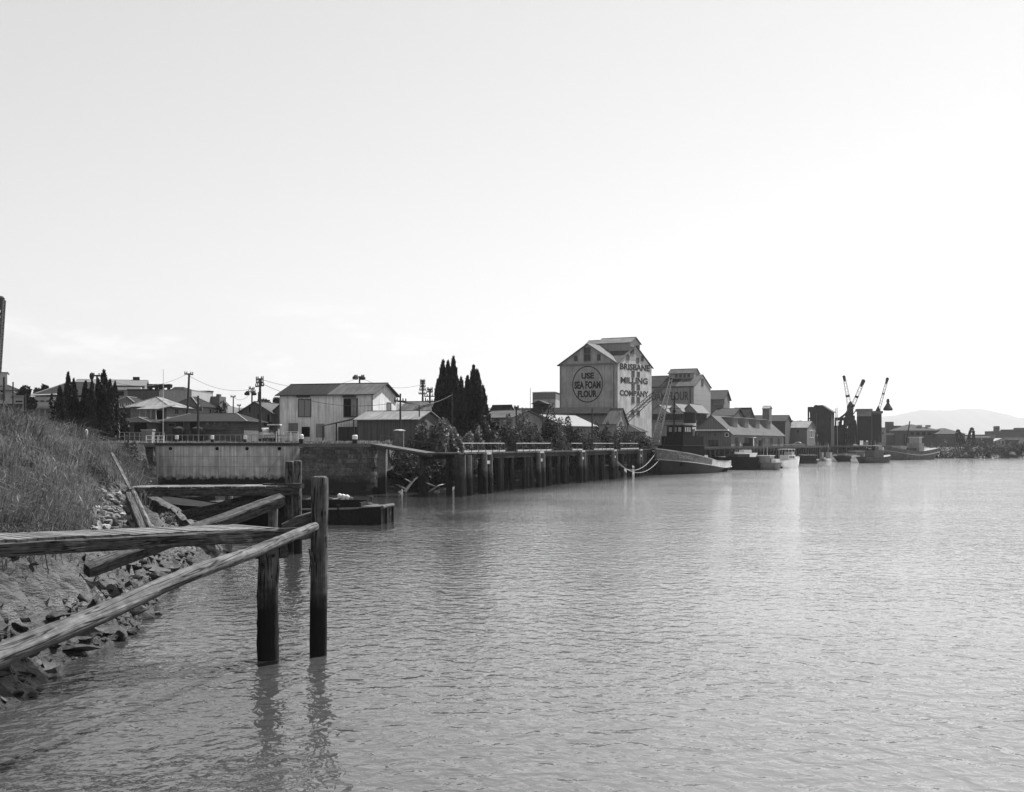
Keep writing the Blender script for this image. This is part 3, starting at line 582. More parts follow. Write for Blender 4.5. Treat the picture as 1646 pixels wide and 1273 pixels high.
for _ in range(520):
    a = rng.normal(0,1,2); C.append((X_at(520,108)+a[0]*2.6, 108+a[1]*3, max(-.1, 1.1*math.exp(-(a[0]**2+a[1]**2)/2.2)-.15)))
o = obj('rubble_heap', rocks('rubble_heap', C, .24, .6, jit=.6), M(.13,.4,(2,2,2),island=.6)); tag(o, 'heap of broken stone awash behind the flat barge', 'rubble', kind='stuff')
for i, (px, py) in enumerate(((546,797),(552,798),(558,799))):
    m = MB(); m.lathe([(0,-.22),(.16,-.16),(.22,0),(.17,.15),(.02,.22)], (0,0,0), 10); o = obj('float', m, white_paint); o.location = (X_at(px,104), 104, Z_at(py,104)); tag(o, 'pale round float on the rubble heap behind the barge', 'float', 'pale floats on the rubble heap')
# ------------------------------------------------------------------ dock entrance: stone walls, caisson gate
stone = M(.13, .4, (1.2,1.2,1.2), speck=.3, spsc=4, island=.4, tide=1.9, tidec=.022, tidew=.6, bump=.02, bsc=(5,5,5))
stone_dark = M(.03, .3)
coping_m = M(.16, .25, (1,1,1), speck=.2)
def masonry(root, line, zt, zb, batter, ch, wall_name='masonry', mat=stone, closed=False):
    m = MB(); core = []
    L = [0]
    for a, b in zip(line, line[1:]): L.append(L[-1]+(Vector(b)-Vector(a)).length)
    def at(s):
        s = min(max(s,0),L[-1])
        for i in range(len(line)-1):
            if s <= L[i+1] or i == len(line)-2:
                t = (s-L[i])/(L[i+1]-L[i]); a = Vector(line[i]); b = Vector(line[i+1]); d = (b-a).normalized(); return a+(b-a)*t, Vector((d.y,-d.x))
    z = zb; r = 0
    while z < zt-.05:
        z1 = min(z+ch*random.uniform(.92,1.08), zt); s = -random.random()*.8
        while s < L[-1]:
            e = s+random.uniform(.7,1.5); s0 = max(s,0)+.015; e0 = min(e,L[-1])-.015
            if e0-s0 > .1:
                k = random.uniform(-.03,.03); off = lambda zz: batter(zz)+k
                cuts = [s0]+[q for q in L if s0+.05 < q < e0-.05]+[e0]
                prof = []
                for q in cuts:
                    p, nn = at(q); o0 = p+nn*off(z); o1 = p+nn*off(z1); i0 = p-nn*.6
                    prof.append([(i0.x,i0.y,z+.015),(o0.x,o0.y,z+.015),(o1.x,o1.y,z1-.015),(i0.x,i0.y,z1-.015)])
                m.loft(prof)
            s = e
        z = z1; r += 1
    return obj(wall_name, m, mat, root)
def curve_pts(p0, c, p1, n): return [tuple(Vector(p0)*(1-t)**2+Vector(c)*2*t*(1-t)+Vector(p1)*t*t) for t in [i/n for i in range(n+1)]]
# right pier of the dock entrance
line = [(-26.6,153.5),(-25.3,141.0)]+[(-18.6,140.6)]+curve_pts((-18.6,140.6),(-16.2,140.7),(-15.9,143.5),7)[1:]+[(-15.9,152)]
pier = thing('dock_pier', 'rounded stone pier with flared foot on the near right of the dock gate', 'pier', (0,0,0))
fl = lambda z: .55*max(0,(2.6-z)/2.6)**1.6+.02*(6-z)
masonry(pier, line, 5.55, -1.0, fl, .52)
m = MB(); m.prism([(x*1.0+(.12 if x > -21 else .12)*(-1 if x > -21 else 1), y+.12, -1) for x, y in line]+[(-21,153.5,-1)], (0,0,6.5)); obj('core', m, stone_dark, pier)
m = MB(); m.prism([(x+(.12 if x > -17.5 else -.1), y-.12, 5.56) for x, y in line], (0,0,.44)); obj('coping', m, coping_m, pier)
# left wing wall
wing = thing('dock_wing_wall', 'dark shaded stone wall half covered in ivy on the far left of the dock gate', 'wall', (0,0,0))
line = [(-56,139.6),(-42.2,139.2),(-46.9,153.5)]
masonry(wing, line, 5.6, -1.0, lambda z: .12*(6-z), .55, mat=M(.045, .5, (1.2,1.2,1.2), speck=.4, spsc=4, island=.4, tide=1.9, tidec=.015, tidew=.6))
m = MB(); m.prism([(-56,139.9,-1),(-42.5,139.5,-1),(-47.2,153.5,-1),(-56,153.5,-1)], (0,0,6.5)); obj('core', m, stone_dark, wing)
m = MB(); m.prism([(-56.1,139.3,5.61),(-42.0,138.9,5.61),(-46.7,153.6,5.61),(-56.1,153.6,5.61)], (0,0,.45)); obj('coping', m, coping_m, wing)
ivy = []
for _ in range(30): ivy.append((random.uniform(-53,-44.5)+random.uniform(-.5,.5), 138.7-random.uniform(0,.5), random.uniform(1.2,5.6), random.uniform(.4,.8)))
o = obj('ivy', blob_leaves([(a+50,b-139,c,d) for a,b,c,d in ivy], 2600, .22, 'ivy'), leaf_mid); o.location = (-50,139,0); tag(o, 'ivy and weeds hanging over the face of the dark wing wall', 'ivy', kind='stuff')
# caisson gate
gate = thing('dock_gate', 'pale streaked caisson gate with portholes closing the dry dock', 'dock gate', (0,0,0))
xl, xr, yg = X_at(250,150), X_at(477,150), 150.0
gm = M(.66, .45, (3.2,3.2,.16), rough=.7, speck=.12, spsc=1.2, tide=1.75, tidec=.02, tidew=.28)
pts = [(xl-.3,yg+.3)]+[(xl+1+(xr-2.8-xl-1)*i/8, yg) for i in range(9)]+[(xr-1.6,yg+.2),(xr-.7,yg+.7),(xr+.2,yg+1.8)]
m = MB(); m.prism([(x,y,-1) for x,y in pts]+[(xr+.2,yg+3,-1),(xl-.3,yg+3,-1)], (0,0,6.75)); obj('hull_plate', m, gm, gate)
m = MB(); m.prism([(x,y-.25,5.76) for x,y in pts]+[(xr+.2,yg+3,5.76),(xl-.3,yg+3,5.76)], (0,0,.32)); obj('walkway', m, M(.05,.3), gate)
m = MB()
for z in (4.35, 3.05): m.box(xl+.5, xr-1.8, yg-.02, yg+.02, z, z+.03)
for i in range(1,9): x = xl+i*(xr-xl)/9; m.box(x-.012, x+.012, yg-.02, yg+.02, 1.3, 5.7)
obj('seam', m, M(.2,.3), gate)
for px in (274,349,397,449):
    x = X_at(px, yg); z = Z_at(721, yg); m = MB()
    m.loft([[(x+.22*math.cos(a*math.pi/8), yg-.03, z+.22*math.sin(a*math.pi/8)) for a in range(16)],[(x+.22*math.cos(a*math.pi/8), yg+.05, z+.22*math.sin(a*math.pi/8)) for a in range(16)]]); obj('porthole', m, dark_open, gate)
m = MB()
for i in range(26):
    x = xl+.6+i*(xr-xl-1)/25; m.tube([(x,yg+.4,6.08),(x+random.uniform(-.03,.03),yg+.4,7.1)], .035, 5)
m.tube([(xl+.6,yg+.4,7.08),(xr-.4,yg+.4,7.1)], .035, 5); obj('railing', m, M(.3,.3), gate)
m = MB(); m.tube([(X_at(455,yg-.3),yg-.35,Z_at(727,yg)),(X_at(424,yg-.3),yg-.35,Z_at(765,yg))], .04, 5); obj('chain', m, M(.5,.3), gate)
# bollards, hut, rails on the coping
def bollard(px, py_top, Y, label, grp=None, sc=1.0, zb=6.0):
    m = MB(); t = thing('bollard', label, 'bollard', (X_at(px,Y),Y,zb), 0, grp)
    h = Z_at(py_top,Y)-zb
    m.lathe([(.3*sc,0),(.27*sc,h*.5)], n=14); obj('post', m, black_paint, t)
    m = MB(); m.lathe([(.29*sc,h*.5),(.3*sc,h*.9),(.2*sc,h)], n=14); obj('cap', m, white_paint, t)
bollard(570.5, 699, 143, 'white capped black bollard on the rounded stone pier', sc=1.1)
bollard(484, 698, 146, 'white capped bollard beside the right end of the dock gate')
for px, who in ((284,'near the left end'),(341,'in the middle'),(394,'towards the right end')): bollard(px, 699, 156, 'small white topped bollard behind the gate railing '+who, sc=.8)
def rail_fence(name, pA, pB, YA, YB, zb, hgt, n, label, mat, cat='fence', rails=2, r=.04):
    A = Vector((X_at(pA,YA),YA,zb)); B = Vector((X_at(pB,YB),YB,zb)); t = thing(name, label, cat, A); d = B-A
    for i in range(n+1): m = MB(); p = d*(i/n); m.box(p.x-r,p.x+r,p.y-r,p.y+r,-.5,hgt); obj('post', m, mat, t)
    for k in range(rails): m = MB(); z = hgt*(1-.45*k)-.02; m.bar((0,0,z),(d.x,d.y,z), r*1.6); obj('rail', m, mat, t)
    return t
fgrey = M(.4,.25,(2,2,2)); fdark = M(.1,.3)
rail_fence('rail_fence', 139, 187, 152, 163, 6.4, 1.4, 7, 'light post and rail fence below the dark cypresses', fgrey)
rail_fence('rail_fence', 192, 264, 163, 165, 6.4, 1.15, 9, 'dull rail fence in front of the veranda house', fgrey, r=.03)
rail_fence('guard_rail', 235, 263, 154, 155, 6.0, 1.05, 3, 'white guard rail beside the left end of the gate', white_paint, cat='railing', r=.05)
rail_fence('guard_rail', 444, 479, 158, 158, 6.0, 1.6, 3, 'white guard rail in front of the big white warehouse', white_paint, cat='railing', r=.05)
rail_fence('rail_fence', 425, 452, 160, 160, 6.0, 1.1, 6, 'dark wire fence beside the parked car', fdark, r=.03)
t = thing('gate_pillar', 'mottled brick gate pillar at the end of the rail fence', 'pillar', (X_at(188,160),160,6.2))
m = MB(); m.box(-.3,.3,-.3,.3,-.5,2.1); obj('shaft', m, M(.3,.35,(2,2,2),speck=.35,spsc=4), t); m = MB(); m.lathe([(.4,2.1),(.4,2.25),(.25,2.3),(.3,2.55),(.02,2.75)],n=10); obj('cap', m, render_grey, t)
t = thing('valve_hut', 'small grey box hut with pale lid left of the gate', 'hut', (X_at(238,157),157,6.0))
m = MB(); m.box(-.7,.7,-.6,.6,-.4,1.75); obj('body', m, M(.25,.2,(1,1,1)), t); m = MB(); m.box(-.8,.8,-.7,.7,1.75,1.88); obj('lid', m, render_pale, t)
# gangway from the pier down to the wharf, with its support
gw = thing('gangway', 'sloping timber gangway with thin handrail from the stone pier to the wharf', 'gangway', (-16.4,142,5.9))
e = Vector((-9.2,134.9,4.85))-Vector((-16.4,142,5.9)); m = MB(); m.bar((0,0,0), e, 1.8, .22); m.bar((.3,0,-.22), e+Vector((0,0,-.22)), .3, .3); obj('deck', m, deck_timber, gw)
m = MB()
for f in (.0,.42,.98): p = e*f; m.bar(p+Vector((.5,.7,.1)), p+Vector((.5,.7,1.15)), .05)
m.bar(Vector((.5,.7,1.1)), e+Vector((.5,.7,1.1)), .05); obj('handrail', m, fdark, gw)
m = MB(); p = e*.12; m.box(p.x-.5,p.x+.5,p.y-.35,p.y+.35,-7.5,p.z-.4); m.box(p.x-.7,p.x+.7,p.y-.5,p.y+.5,p.z-.38,p.z-.12); obj('support_pier', m, M(.17,.3,(1,1,1),speck=.2,tide=2.2), gw)

# ------------------------------------------------------------------ pile wharf along the bank
w0 = Vector((-6.1,134.6,0)); wd = Vector((24.9,71.6,0)).normalized(); wn = Vector((wd.y,-wd.x,0)); WL = 101.0
wrz = math.atan2(wd.y, wd.x)
wharf = thing('pile_wharf', 'old timber pile wharf running from the stone pier to the tug', 'wharf', w0, wrz)     # local x along, local y landwards
m = MB(); x = 0
while x < WL:
    x1 = x+random.uniform(.9,1.1); m.box(x, x1-.02, random.uniform(-.12,.02), 5.2, 4.78+random.uniform(-.02,.02), 4.92+random.uniform(-.02,.02)); x = x1
obj('deck', m, M(.075,.4,(1,1,1),speck=.3,spsc=3,spec=.1), wharf)
m = MB(); m.box(-.1,WL,.15,.5,4.2,4.75); m.box(-.1,WL,4.5,4.85,4.2,4.75); obj('stringer', m, M(.035,.4,(1,1,1),spec=.1), wharf)
x = .5; k = 0
while x < WL-1 and k < 46:
    for yy in (.35, 3.0 if k % 2 else 4.7):
        m = MB(); r = random.uniform(.24,.42); dx = random.uniform(-.4,.4); m.tube([(x+dx,yy,-3),(x+dx*.5,yy+random.uniform(-.1,.1),1.5),(x+dx*.3,yy,4.2)], [r*1.1,r,r*.9], 8, .06); obj('pile', m, wharf_timber, wharf)
    x += random.choice((1.1,2.8,3.6,4.4,5.2)); k += 1
fend = [1.5, 8.5, 29.5, 50.5, 70.5, 90]
plank_w = M(.4,.25,(1,1,1))
for x in fend:
    for dx in (-1.0, .9):
        m = MB(); r = random.uniform(.3,.36); m.tube([(x+dx,-.45,-3),(x+dx,-.4,2),(x+dx,-.35,4.65)], [r*1.1,r,r], 10, .05); obj('fender_pile', m, M(.15,.45,(3,3,.4),speck=.25,tide=2.5,tidec=.02), wharf)
    if x > 2:
        m = MB(); m.box(x-.75,x+.62,-.5,-.35,3.55,3.95); m.box(x-.9,x+.8,-.62,-.14,4.70,4.98); obj('fender_plank', m, plank_w, wharf)
m = MB(); m.tube([(-.6,-.4,-3),(-.6,-.35,4.7)], [.6,.52], 12, .06); obj('corner_pile', m, wharf_timber, wharf)
for px0, px1 in ((747,814),(833,888),(921,938),(956,988),(999,1028)):
    tt = []
    for px in (px0, px1):
        kx = (px-CX)/FPX; q = w0+wn*0; tt.append((kx*q.y-q.x)/(wd.x-kx*wd.y))
    a, b = max(tt[0],.2), tt[1]; m = MB()
    n = max(2, round((b-a)/2.4))
    for i in range(n+1): x = a+(b-a)*i/n; m.box(x-.06,x+.06,.25,.37,4.9,6.0)
    obj('rail_post', m, wharf_timber, wharf); m = MB(); m.box(a,b,.25,.35,6.01,6.1); obj('handrail', m, M(.5,.3,(1,1,1)), wharf)
    m = MB()
    for i in range(n): xa = a+(b-a)*i/n; xb = a+(b-a)*(i+1)/n; m.box(xa+.15,xb-.15,.1,.3,5.0,5.2)
    obj('kerb_board', m, M(.42,.3,(1,1,1),speck=.2), wharf)
# driftwood under the wharf end
for i, (xa,ya,Ya,xb,yb,Yb) in enumerate(((650,792,141,676,763,146),(623,755,147,660,775,143),(668,771,146,700,782,145),(690,790,143,722,776,150),(628,778,145,652,786,143),(735,780,152,757,772,156))):
    m = MB(); a = P(xa,ya,Ya); b = P(xb,yb,Yb); c = (a+b)/2+Vector((0,0,random.uniform(-.15,.3))); m.tube([a,c,b], [.2 if i == 0 else .12,.15 if i == 0 else .09,.07], 6, .1)
    if i == 0: m.tube([c, c+Vector((.3,.2,1.6))], [.1,.04], 5, .1)
    o = obj('driftwood_log', m, pole_timber if i == 0 else M(.4,.3,(2,2,2))); tag(o, 'dark forked branch leaning out of the water under the gangway' if i == 0 else 'bleached driftwood log stranded on the bank under the gangway', 'driftwood', None if i == 0 else 'driftwood under the gangway')
x, y = scatter(900, -16, 8, 143, 180, .2, 4.5); x, y = x[:260], y[:260]
o = obj('debris', rocks('debris', np.stack([x,y,height(x,y)+.05],1), .3, .5, jit=.6), M(.2,.4,(2,2,2),island=.6)); tag(o, 'stones and debris on the foreshore behind the wharf piles', 'debris', kind='stuff')
# ------------------------------------------------------------------ buildings
RV = {id(roof_light): roof_light_v, id(roof_mid): roof_mid_v, id(roof_dark): roof_dark_v}
class Bld:
    def __init__(s, name, label, pxL, pxC, Y, th, zg, pxR=None, d=8.0, cat='building', group=None):
        th = R(th); c, sn = math.cos(th), math.sin(th); k = lambda p: (p-CX)/FPX; cx, cy = X_at(pxC, Y), Y
        s.w = (cx-k(pxL)*cy)/(c-k(pxL)*sn)
        s.d = d if pxR is None else (cx-k(pxR)*cy)/(sn+k(pxR)*c)*1.0
        if pxR is not None: s.d = abs(s.d)
        s.u = Vector((c,sn,0)); s.n = Vector((-sn,c,0)); s.o = Vector((cx,cy,zg))-s.u*s.w; s.zg = zg
        s.t = thing(name, label, cat, s.o, th, group); s.axis = 'u'
    def face(s, f):
        return {'f': (s.o, s.u, -s.n), 'r': (s.o+s.u*s.w, s.n, s.u), 'l': (s.o+s.n*s.d, -s.n, -s.u)}[f]
    def on(s, f, px, py):
        o, e, n = s.face(f); r = Vector(((px-CX)/FPX, 1, (HY-py)/FPX)); cpos = Vector((0,0,EYE))
        t = (o-cpos).dot(n)/r.dot(n); p = cpos+r*t; return (p-o).dot(e), p.z-s.zg
    def zl(s, py, px, v=0.0):                            # local height seen on a row, in the plane v metres behind the front
        o = s.o+s.n*v; r = Vector(((px-CX)/FPX, 1, (HY-py)/FPX)); t = o.dot(s.n)/Vector((r.x,r.y,0)).dot(s.n)
        return EYE+r.z*t-s.zg
    def pt(s, f, a, z, off):
        if f == 'f': return (a, -off, z)
        if f == 'r': return (s.w+off, a, z)
        return (-off, s.d-a, z)
    def panel(s, name, f, a0, a1, z0, z1, mat, o0=-.05, o1=.05, parent=None, m=None):
        mm = m or MB(); p = [s.pt(f,a0,z0,o0), s.pt(f,a1,z0,o0), s.pt(f,a1,z1,o0), s.pt(f,a0,z1,o0)]; q = Vector(s.pt(f,0,0,o1))-Vector(s.pt(f,0,0,o0))
        mm.prism(p, q)
        if m is None: return obj(name, mm, mat, parent or s.t)
    def win(s, f, px0, px1, py0, py1, name='window', mat=None, frame=None, fw=.1, bars=0):
        a0, z1 = s.on(f, px0, py0); a1, z0 = s.on(f, px1, py1)
        if a0 > a1: a0, a1 = a1, a0
        return s.winl(f, a0, a1, z0, z1, name, mat, frame, fw, bars)
    def winl(s, f, a0, a1, z0, z1, name='window', mat=None, frame=None, fw=.1, bars=0):
        if name in ('door','opening','sign','shutter','vent') and frame is None: return s.panel(name, f, a0, a1, z0, z1, mat or dark_open, -.05, .05)
        m = MB(); fr = (-.05,.09)
        s.panel('', f, a0-fw, a0, z0-fw, z1+fw, None, *fr, m=m); s.panel('', f, a1, a1+fw, z0-fw, z1+fw, None, *fr, m=m)
        s.panel('', f, a0, a1, z1, z1+fw, None, *fr, m=m); s.panel('', f, a0, a1, z0-fw, z0, None, *fr, m=m)
        for i in range(bars): a = a0+(a1-a0)*(i+1)/(bars+1); s.panel('', f, a-.03, a+.03, z0, z1, None, *fr, m=m)
        o = obj(name, m, frame or render_grey, s.t); s.panel('pane' if name == 'window' else 'leaf', f, a0, a1, z0, z1, mat or glass, -.05, .04, parent=o); return o
    def gable(s, he, hr, axis='u', wall=None, roof=None, over=.45, hang=.5, t=.12, u0=0, u1=None, v0=0, v1=None, z0=-1.0, wn='wall', rn='roof', ridge=.5, parent=None, split=None):
        u1 = s.w if u1 is None else u1; v1 = s.d if v1 is None else v1; m = MB(); P_ = parent or s.t
        if axis == 'u':
            vr = v0+(v1-v0)*ridge; m.prism([(u0,v0,z0),(u0,v1,z0),(u0,v1,he),(u0,vr,hr),(u0,v0,he)], (u1-u0,0,0)); w = obj(wn, m, wall, P_)
            sl1 = (hr-he)/(vr-v0); sl2 = (hr-he)/(v1-vr); a, b = u0-over, u1+over; g = .02+t
            def roofm(a, b, mm):
                mm.slab([(a,v0-hang,he-hang*sl1+g),(b,v0-hang,he-hang*sl1+g),(b,vr,hr+g),(a,vr,hr+g)], t); mm.slab([(a,vr,hr+g),(b,vr,hr+g),(b,v1+hang,he-hang*sl2+g),(a,v1+hang,he-hang*sl2+g)], t)
                mm.bar((a,vr,hr+g),(b,vr,hr+g),.3,.1)
        else:
            ur = u0+(u1-u0)*ridge; m.prism([(u0,v0,z0),(u1,v0,z0),(u1,v0,he),(ur,v0,hr),(u0,v0,he)], (0,v1-v0,0)); w = obj(wn, m, wall, P_)
            sl1 = (hr-he)/(ur-u0); sl2 = (hr-he)/(u1-ur); a, b = v0-over, v1+over; g = .02+t
            def roofm(a, b, mm):
                mm.slab([(u0-hang,a,he-hang*sl1+g),(ur,a,hr+g),(ur,b,hr+g),(u0-hang,b,he-hang*sl1+g)], t); mm.slab([(ur,a,hr+g),(u1+hang,a,he-hang*sl2+g),(u1+hang,b,he-hang*sl2+g),(ur,b,hr+g)], t)
                mm.bar((ur,a,hr+g),(ur,b,hr+g),.3,.1)
        if split:
            f, mat2 = split; c = a+(b-a)*f; m1 = MB(); roofm(a, c-.01, m1); r = obj(rn, m1, roof if axis == 'u' else RV.get(id(roof), roof), P_); m2 = MB(); roofm(c+.01, b, m2); obj(rn, m2, mat2, P_, label='paler half of the roof')
        else: m1 = MB(); roofm(a, b, m1); r = obj(rn, m1, roof if axis == 'u' else RV.get(id(roof), roof), P_)
        return w, r
    def hip(s, he, hr, wall, roof, over=.5, inset=None, u0=0, u1=None, v0=0, v1=None, z0=-1.0, wn='wall', rn='roof'):
        u1 = s.w if u1 is None else u1; v1 = s.d if v1 is None else v1; m = MB(); m.box(u0,u1,v0,v1,z0,he); obj(wn, m, wall, s.t)
        o = over; W_, D_ = u1-u0, v1-v0; ins = inset if inset is not None else min(W_,D_)*.5; e = he+.01; m = MB(); c = [(u0-o,v0-o,e),(u1+o,v0-o,e),(u1+o,v1+o,e),(u0-o,v1+o,e)]
        if W_ >= D_: r = [(u0+ins,(v0+v1)/2,hr),(u1-ins,(v0+v1)/2,hr)]; fs = [(0,1,5,4),(1,2,5),(2,3,4,5),(3,0,4)]
        else: r = [((u0+u1)/2,v0+ins,hr),((u0+u1)/2,v1-ins,hr)]; fs = [(0,1,4),(1,2,5,4),(2,3,5),(3,0,4,5)]
        m.add(c+r, fs+[(3,2,1,0)]); m2 = obj(rn, m, roof, s.t)
        m = MB()
        for a, b in ((0,4),(1,5 if W_ >= D_ else 4),(2,5),(3,4 if W_ >= D_ else 5),(4,5)): m.bar((c+r)[a], (c+r)[b], .22, .12)
        obj('ridge_cap', m, render_grey, s.t); return m2
    def flat(s, h, wall, roof=None, u0=0, u1=None, v0=0, v1=None, z0=-1.0, par=.0, wn='wall', rn='roof', over=.25, t=.25):
        u1 = s.w if u1 is None else u1; v1 = s.d if v1 is None else v1; m = MB(); m.box(u0,u1,v0,v1,z0,h); obj(wn, m, wall, s.t)
        m = MB(); m.box(u0-over,u1+over,v0-over,v1+over,h+.002,h+t); obj(rn, m, roof or render_grey, s.t)
def text(body, face, bld, px0, px1, py0, py1, parent, mat, name='lettering', bold=.03, fit=True):
    a0, _ = bld.on(face, px0, (py0+py1)/2); a1, _ = bld.on(face, px1, (py0+py1)/2); pm = (px0+px1)/2
    z1 = bld.on(face, pm, py0)[1]; z0 = bld.on(face, pm, py1)[1]
    return text_l(body, lambda x, z: bld.pt(face, a0+(a1-a0)*x, z0+(z1-z0)*z, .02), parent, mat, name, bold)
def text_l(body, fn, parent, mat, name='lettering', bold=.03, thick=.03):
    cu = bpy.data.curves.new('letters', 'FONT'); cu.body = body; cu.offset = bold; cu.resolution_u = 3; cu.extrude = .01; ob = bpy.data.objects.new('letters', cu); COL.objects.link(ob)
    dg = bpy.context.evaluated_depsgraph_get(); me = bpy.data.meshes.new_from_object(ob.evaluated_get(dg)); bpy.data.objects.remove(ob)
    n = len(me.vertices); co = np.zeros(n*3); me.vertices.foreach_get('co', co); co = co.reshape(n,3); mn, mx = co.min(0), co.max(0)
    q = np.array([fn((x-mn[0])/(mx[0]-mn[0]), (y-mn[1])/(mx[1]-mn[1])) for x, y in co[:,:2]])
    p0 = Vector(fn(0,0)); nr = (Vector(fn(1,0))-p0).cross(Vector(fn(0,1))-p0).normalized(); q += np.outer((co[:,2] > 0)*thick, np.array(nr))
    me.vertices.foreach_set('co', q.ravel().astype(np.float32)); me.update(); me.name = name; me.materials.clear(); return obj(name, me, mat, parent)

# --- white two-storey warehouse by the dock
G_ = 6.6
b = Bld('warehouse', 'white corrugated two storey warehouse with a dark and pale roof behind the dock', 449.5, 598.8, 165, -16.5, G_, pxR=637, cat='warehouse')
he = b.zl(633, 598, 0); hr = b.zl(617, 617, b.d/2)
b.gable(he, hr, 'u', iron_white, roof_dark, over=.5, hang=.5, split=(.53, roof_mid))
b.win('f', 480.5, 499, 642.5, 669, name='door', mat=M(.3,.2,VST), frame=M(.12,.3), bars=1, fw=.12)
b.win('f', 553.5, 574, 641.5, 669.5, name='door', mat=dark_open, frame=M(.12,.3), fw=.12)
a0, z1 = b.on('f', 565, 641.5); a1, z0 = b.on('f', 573.5, 669); b.panel('shutter', 'f', a0, a1, z0, z1, iron_grey, .06, .14)
b.win('f', 464, 479, 680, 696, name='door', mat=M(.2,.3,VST)); b.win('f', 485, 498, 686, 702, name='opening')
b.win('f', 508, 522, 681, 703, name='door', mat=M(.3,.3,VST)); b.win('r', 622, 628, 647, 661, name='window', fw=.06)
for px in (487, 561): a, z = b.on('f', px, 636); m = MB(); b.panel('', 'f', a-.9, a+1.1, z-.25, z, None, .02, .3, m=m); obj('hoist_beam', m, iron_dark, b.t)
m = MB(); b.panel('', 'f', b.w-.12, b.w+.06, 0, he, None, .0, .09, m=m); obj('corner_strip', m, grey_paint, b.t)
# awning shelter leaning on the warehouse
b2 = Bld('lean_to_shelter', 'open skillion shelter with pale roof against the white warehouse', 515, 574, 161.5, -16.5, G_-.2, d=3.0, cat='shelter')
m = MB(); m.slab([(.2,-.8,2.0),(b2.w,-.8,3.1),(b2.w,2.6,3.3),(.2,2.6,2.3)], .1); obj('roof', m, roof_light, b2.t)
for u in (.6, 2.6, b2.w-.3): m = MB(); m.box(u-.08,u+.08,-.5,-.35,-.8,1.9+.19*u); obj('post', m, pole_timber, b2.t)
m = MB(); m.box(2.4,b2.w-.2,.6,2.4,-.5,1.9); obj('stored_stack', m, iron_dark, b2.t)
# long lean-to shed with pale roof right of the warehouse
b = Bld('side_shed', 'low shed with pale iron roof and shaded gable right of the white warehouse', 574, 670.5, 155, -16.5, 6.2, pxR=706, cat='shed')
he = b.zl(674, 670, 0); hr = b.zl(661.5, 689, b.d/2); b.gable(he, hr, 'u', M(.13,.3,VST,corr=((.7,.7,0),1.5,.2)), roof_light, over=.4, hang=.5)
b.win('r', 674.5, 679, 684, 695, fw=.06); b.win('r', 693, 698, 684, 690, fw=.06)
t = thing('valve_hut', 'small pale capped box hut beside the pole near the gangway', 'hut', (X_at(642,149),149,6.1)); m = MB(); m.box(-.55,.55,-.5,.5,-.5,1.5); obj('body', m, M(.15,.3,(2,2,2)), t); m = MB(); m.lathe([(.8,1.5),(.75,1.58),(.3,1.7)],n=4); obj('lid', m, render_pale, t)
# grey long roof beyond
b = Bld('store_shed', 'long pale grey roofed store behind the side shed', 640, 712, 205, -14, 7.0, d=11, cat='shed'); b.gable(b.zl(664,660), b.zl(646.5,660,5.5), 'u', iron_grey, roof_mid)
# --- low dark shed behind the dock gate
b = Bld('long_shed', 'long low dark shed behind the dock gate railing', 262, 392, 172, -3, 6.6, pxR=421, cat='shed')
he = b.zl(677.5, 300); hr = b.zl(664.5, 340, b.d*.5); b.hip(he, hr, board_grey, M(.028,.3,(2.5,.3,.3),corr=((1,0,0),1.3,.2)), over=.7, inset=2.5)
b.win('f', 305.5, 320, 677.5, 692, name='opening'); b.win('f', 271, 281, 681, 685, name='window', fw=.06); b.win('f', 282, 295, 678, 685, name='window', fw=.06)
for px in (331, 343, 352, 361): b.win('f', px, px+5, 679, 684, name='window', fw=.05)
a0, z0 = b.on('f', 331, 692); a1, _ = b.on('f', 364, 692); b.panel('ledge', 'f', a0, a1, z0, z0+.15, iron_dark, 0, .3)
for px in (292, 322): m = MB(); a, z = b.on('f', px, 700); m.lathe([(.8,-.5),(.85,1.6),(.1,1.9)], (a,-1.4,0), 12); obj('water_tank', m, M(.04,.3), b.t)
# dark low wing left of the veranda house
b = Bld('low_wing', 'low dark roofed wing under the veranda house', 190, 238, 168, -3, 6.6, d=9, cat='shed')
b.hip(b.zl(679, 212), b.zl(671, 212, 4), board_grey, roof_dark, over=.7, inset=2); b.win('f', 216, 236, 679, 694, name='opening'); b.win('f', 193, 198, 680, 692, name='door', mat=iron_dark)
# --- veranda house with pale roof
b = Bld('veranda_house', 'two storey house with pale hipped roof and front veranda', 210, 268, 178, -4, 7.0, pxR=302, cat='house')
he = b.zl(654, 230); hr = b.zl(638.5, 260, b.d*.45); hip_ = b.hip(he, hr, M(.26,.2,(1,1,5),corr=((0,0,1),4,.25)), roof_light, over=.8, inset=3.2)
vs = Bld('x', 'x', 223, 250, 174.5, -4, 7.0, d=3.4); bpy.data.objects.remove(vs.t)
q = vs.o-b.o; q = (q.dot(b.u), q.dot(b.n)); zv = b.zl(657, 236, q[1]); m = MB(); m.slab([(q[0]-.3,q[1]-.2,zv),(q[0]+vs.w+.3,q[1]-.2,zv),(q[0]+vs.w+1.6,.35,he+.35),(q[0]+1.0,.35,he+.35)], .12); obj('veranda_roof', m, roof_light, b.t)
zf = b.zl(675, 236, q[1]); m = MB(); m.box(q[0]-.1,q[0]+vs.w+.1,q[1],-.01,zf-.25,zf); obj('veranda_floor', m, board_dark, b.t)
for u in (q[0]+.1, q[0]+vs.w*.4, q[0]+vs.w*.7, q[0]+vs.w): m = MB(); m.box(u-.08,u+.08,q[1]+.02,q[1]+.18,-.8,zv-.15); obj('veranda_post', m, render_pale, b.t)
m = MB(); m.box(q[0],q[0]+vs.w*.66,q[1]+.05,q[1]+.12,zf,zf+.95); obj('balustrade', m, render_grey, b.t)
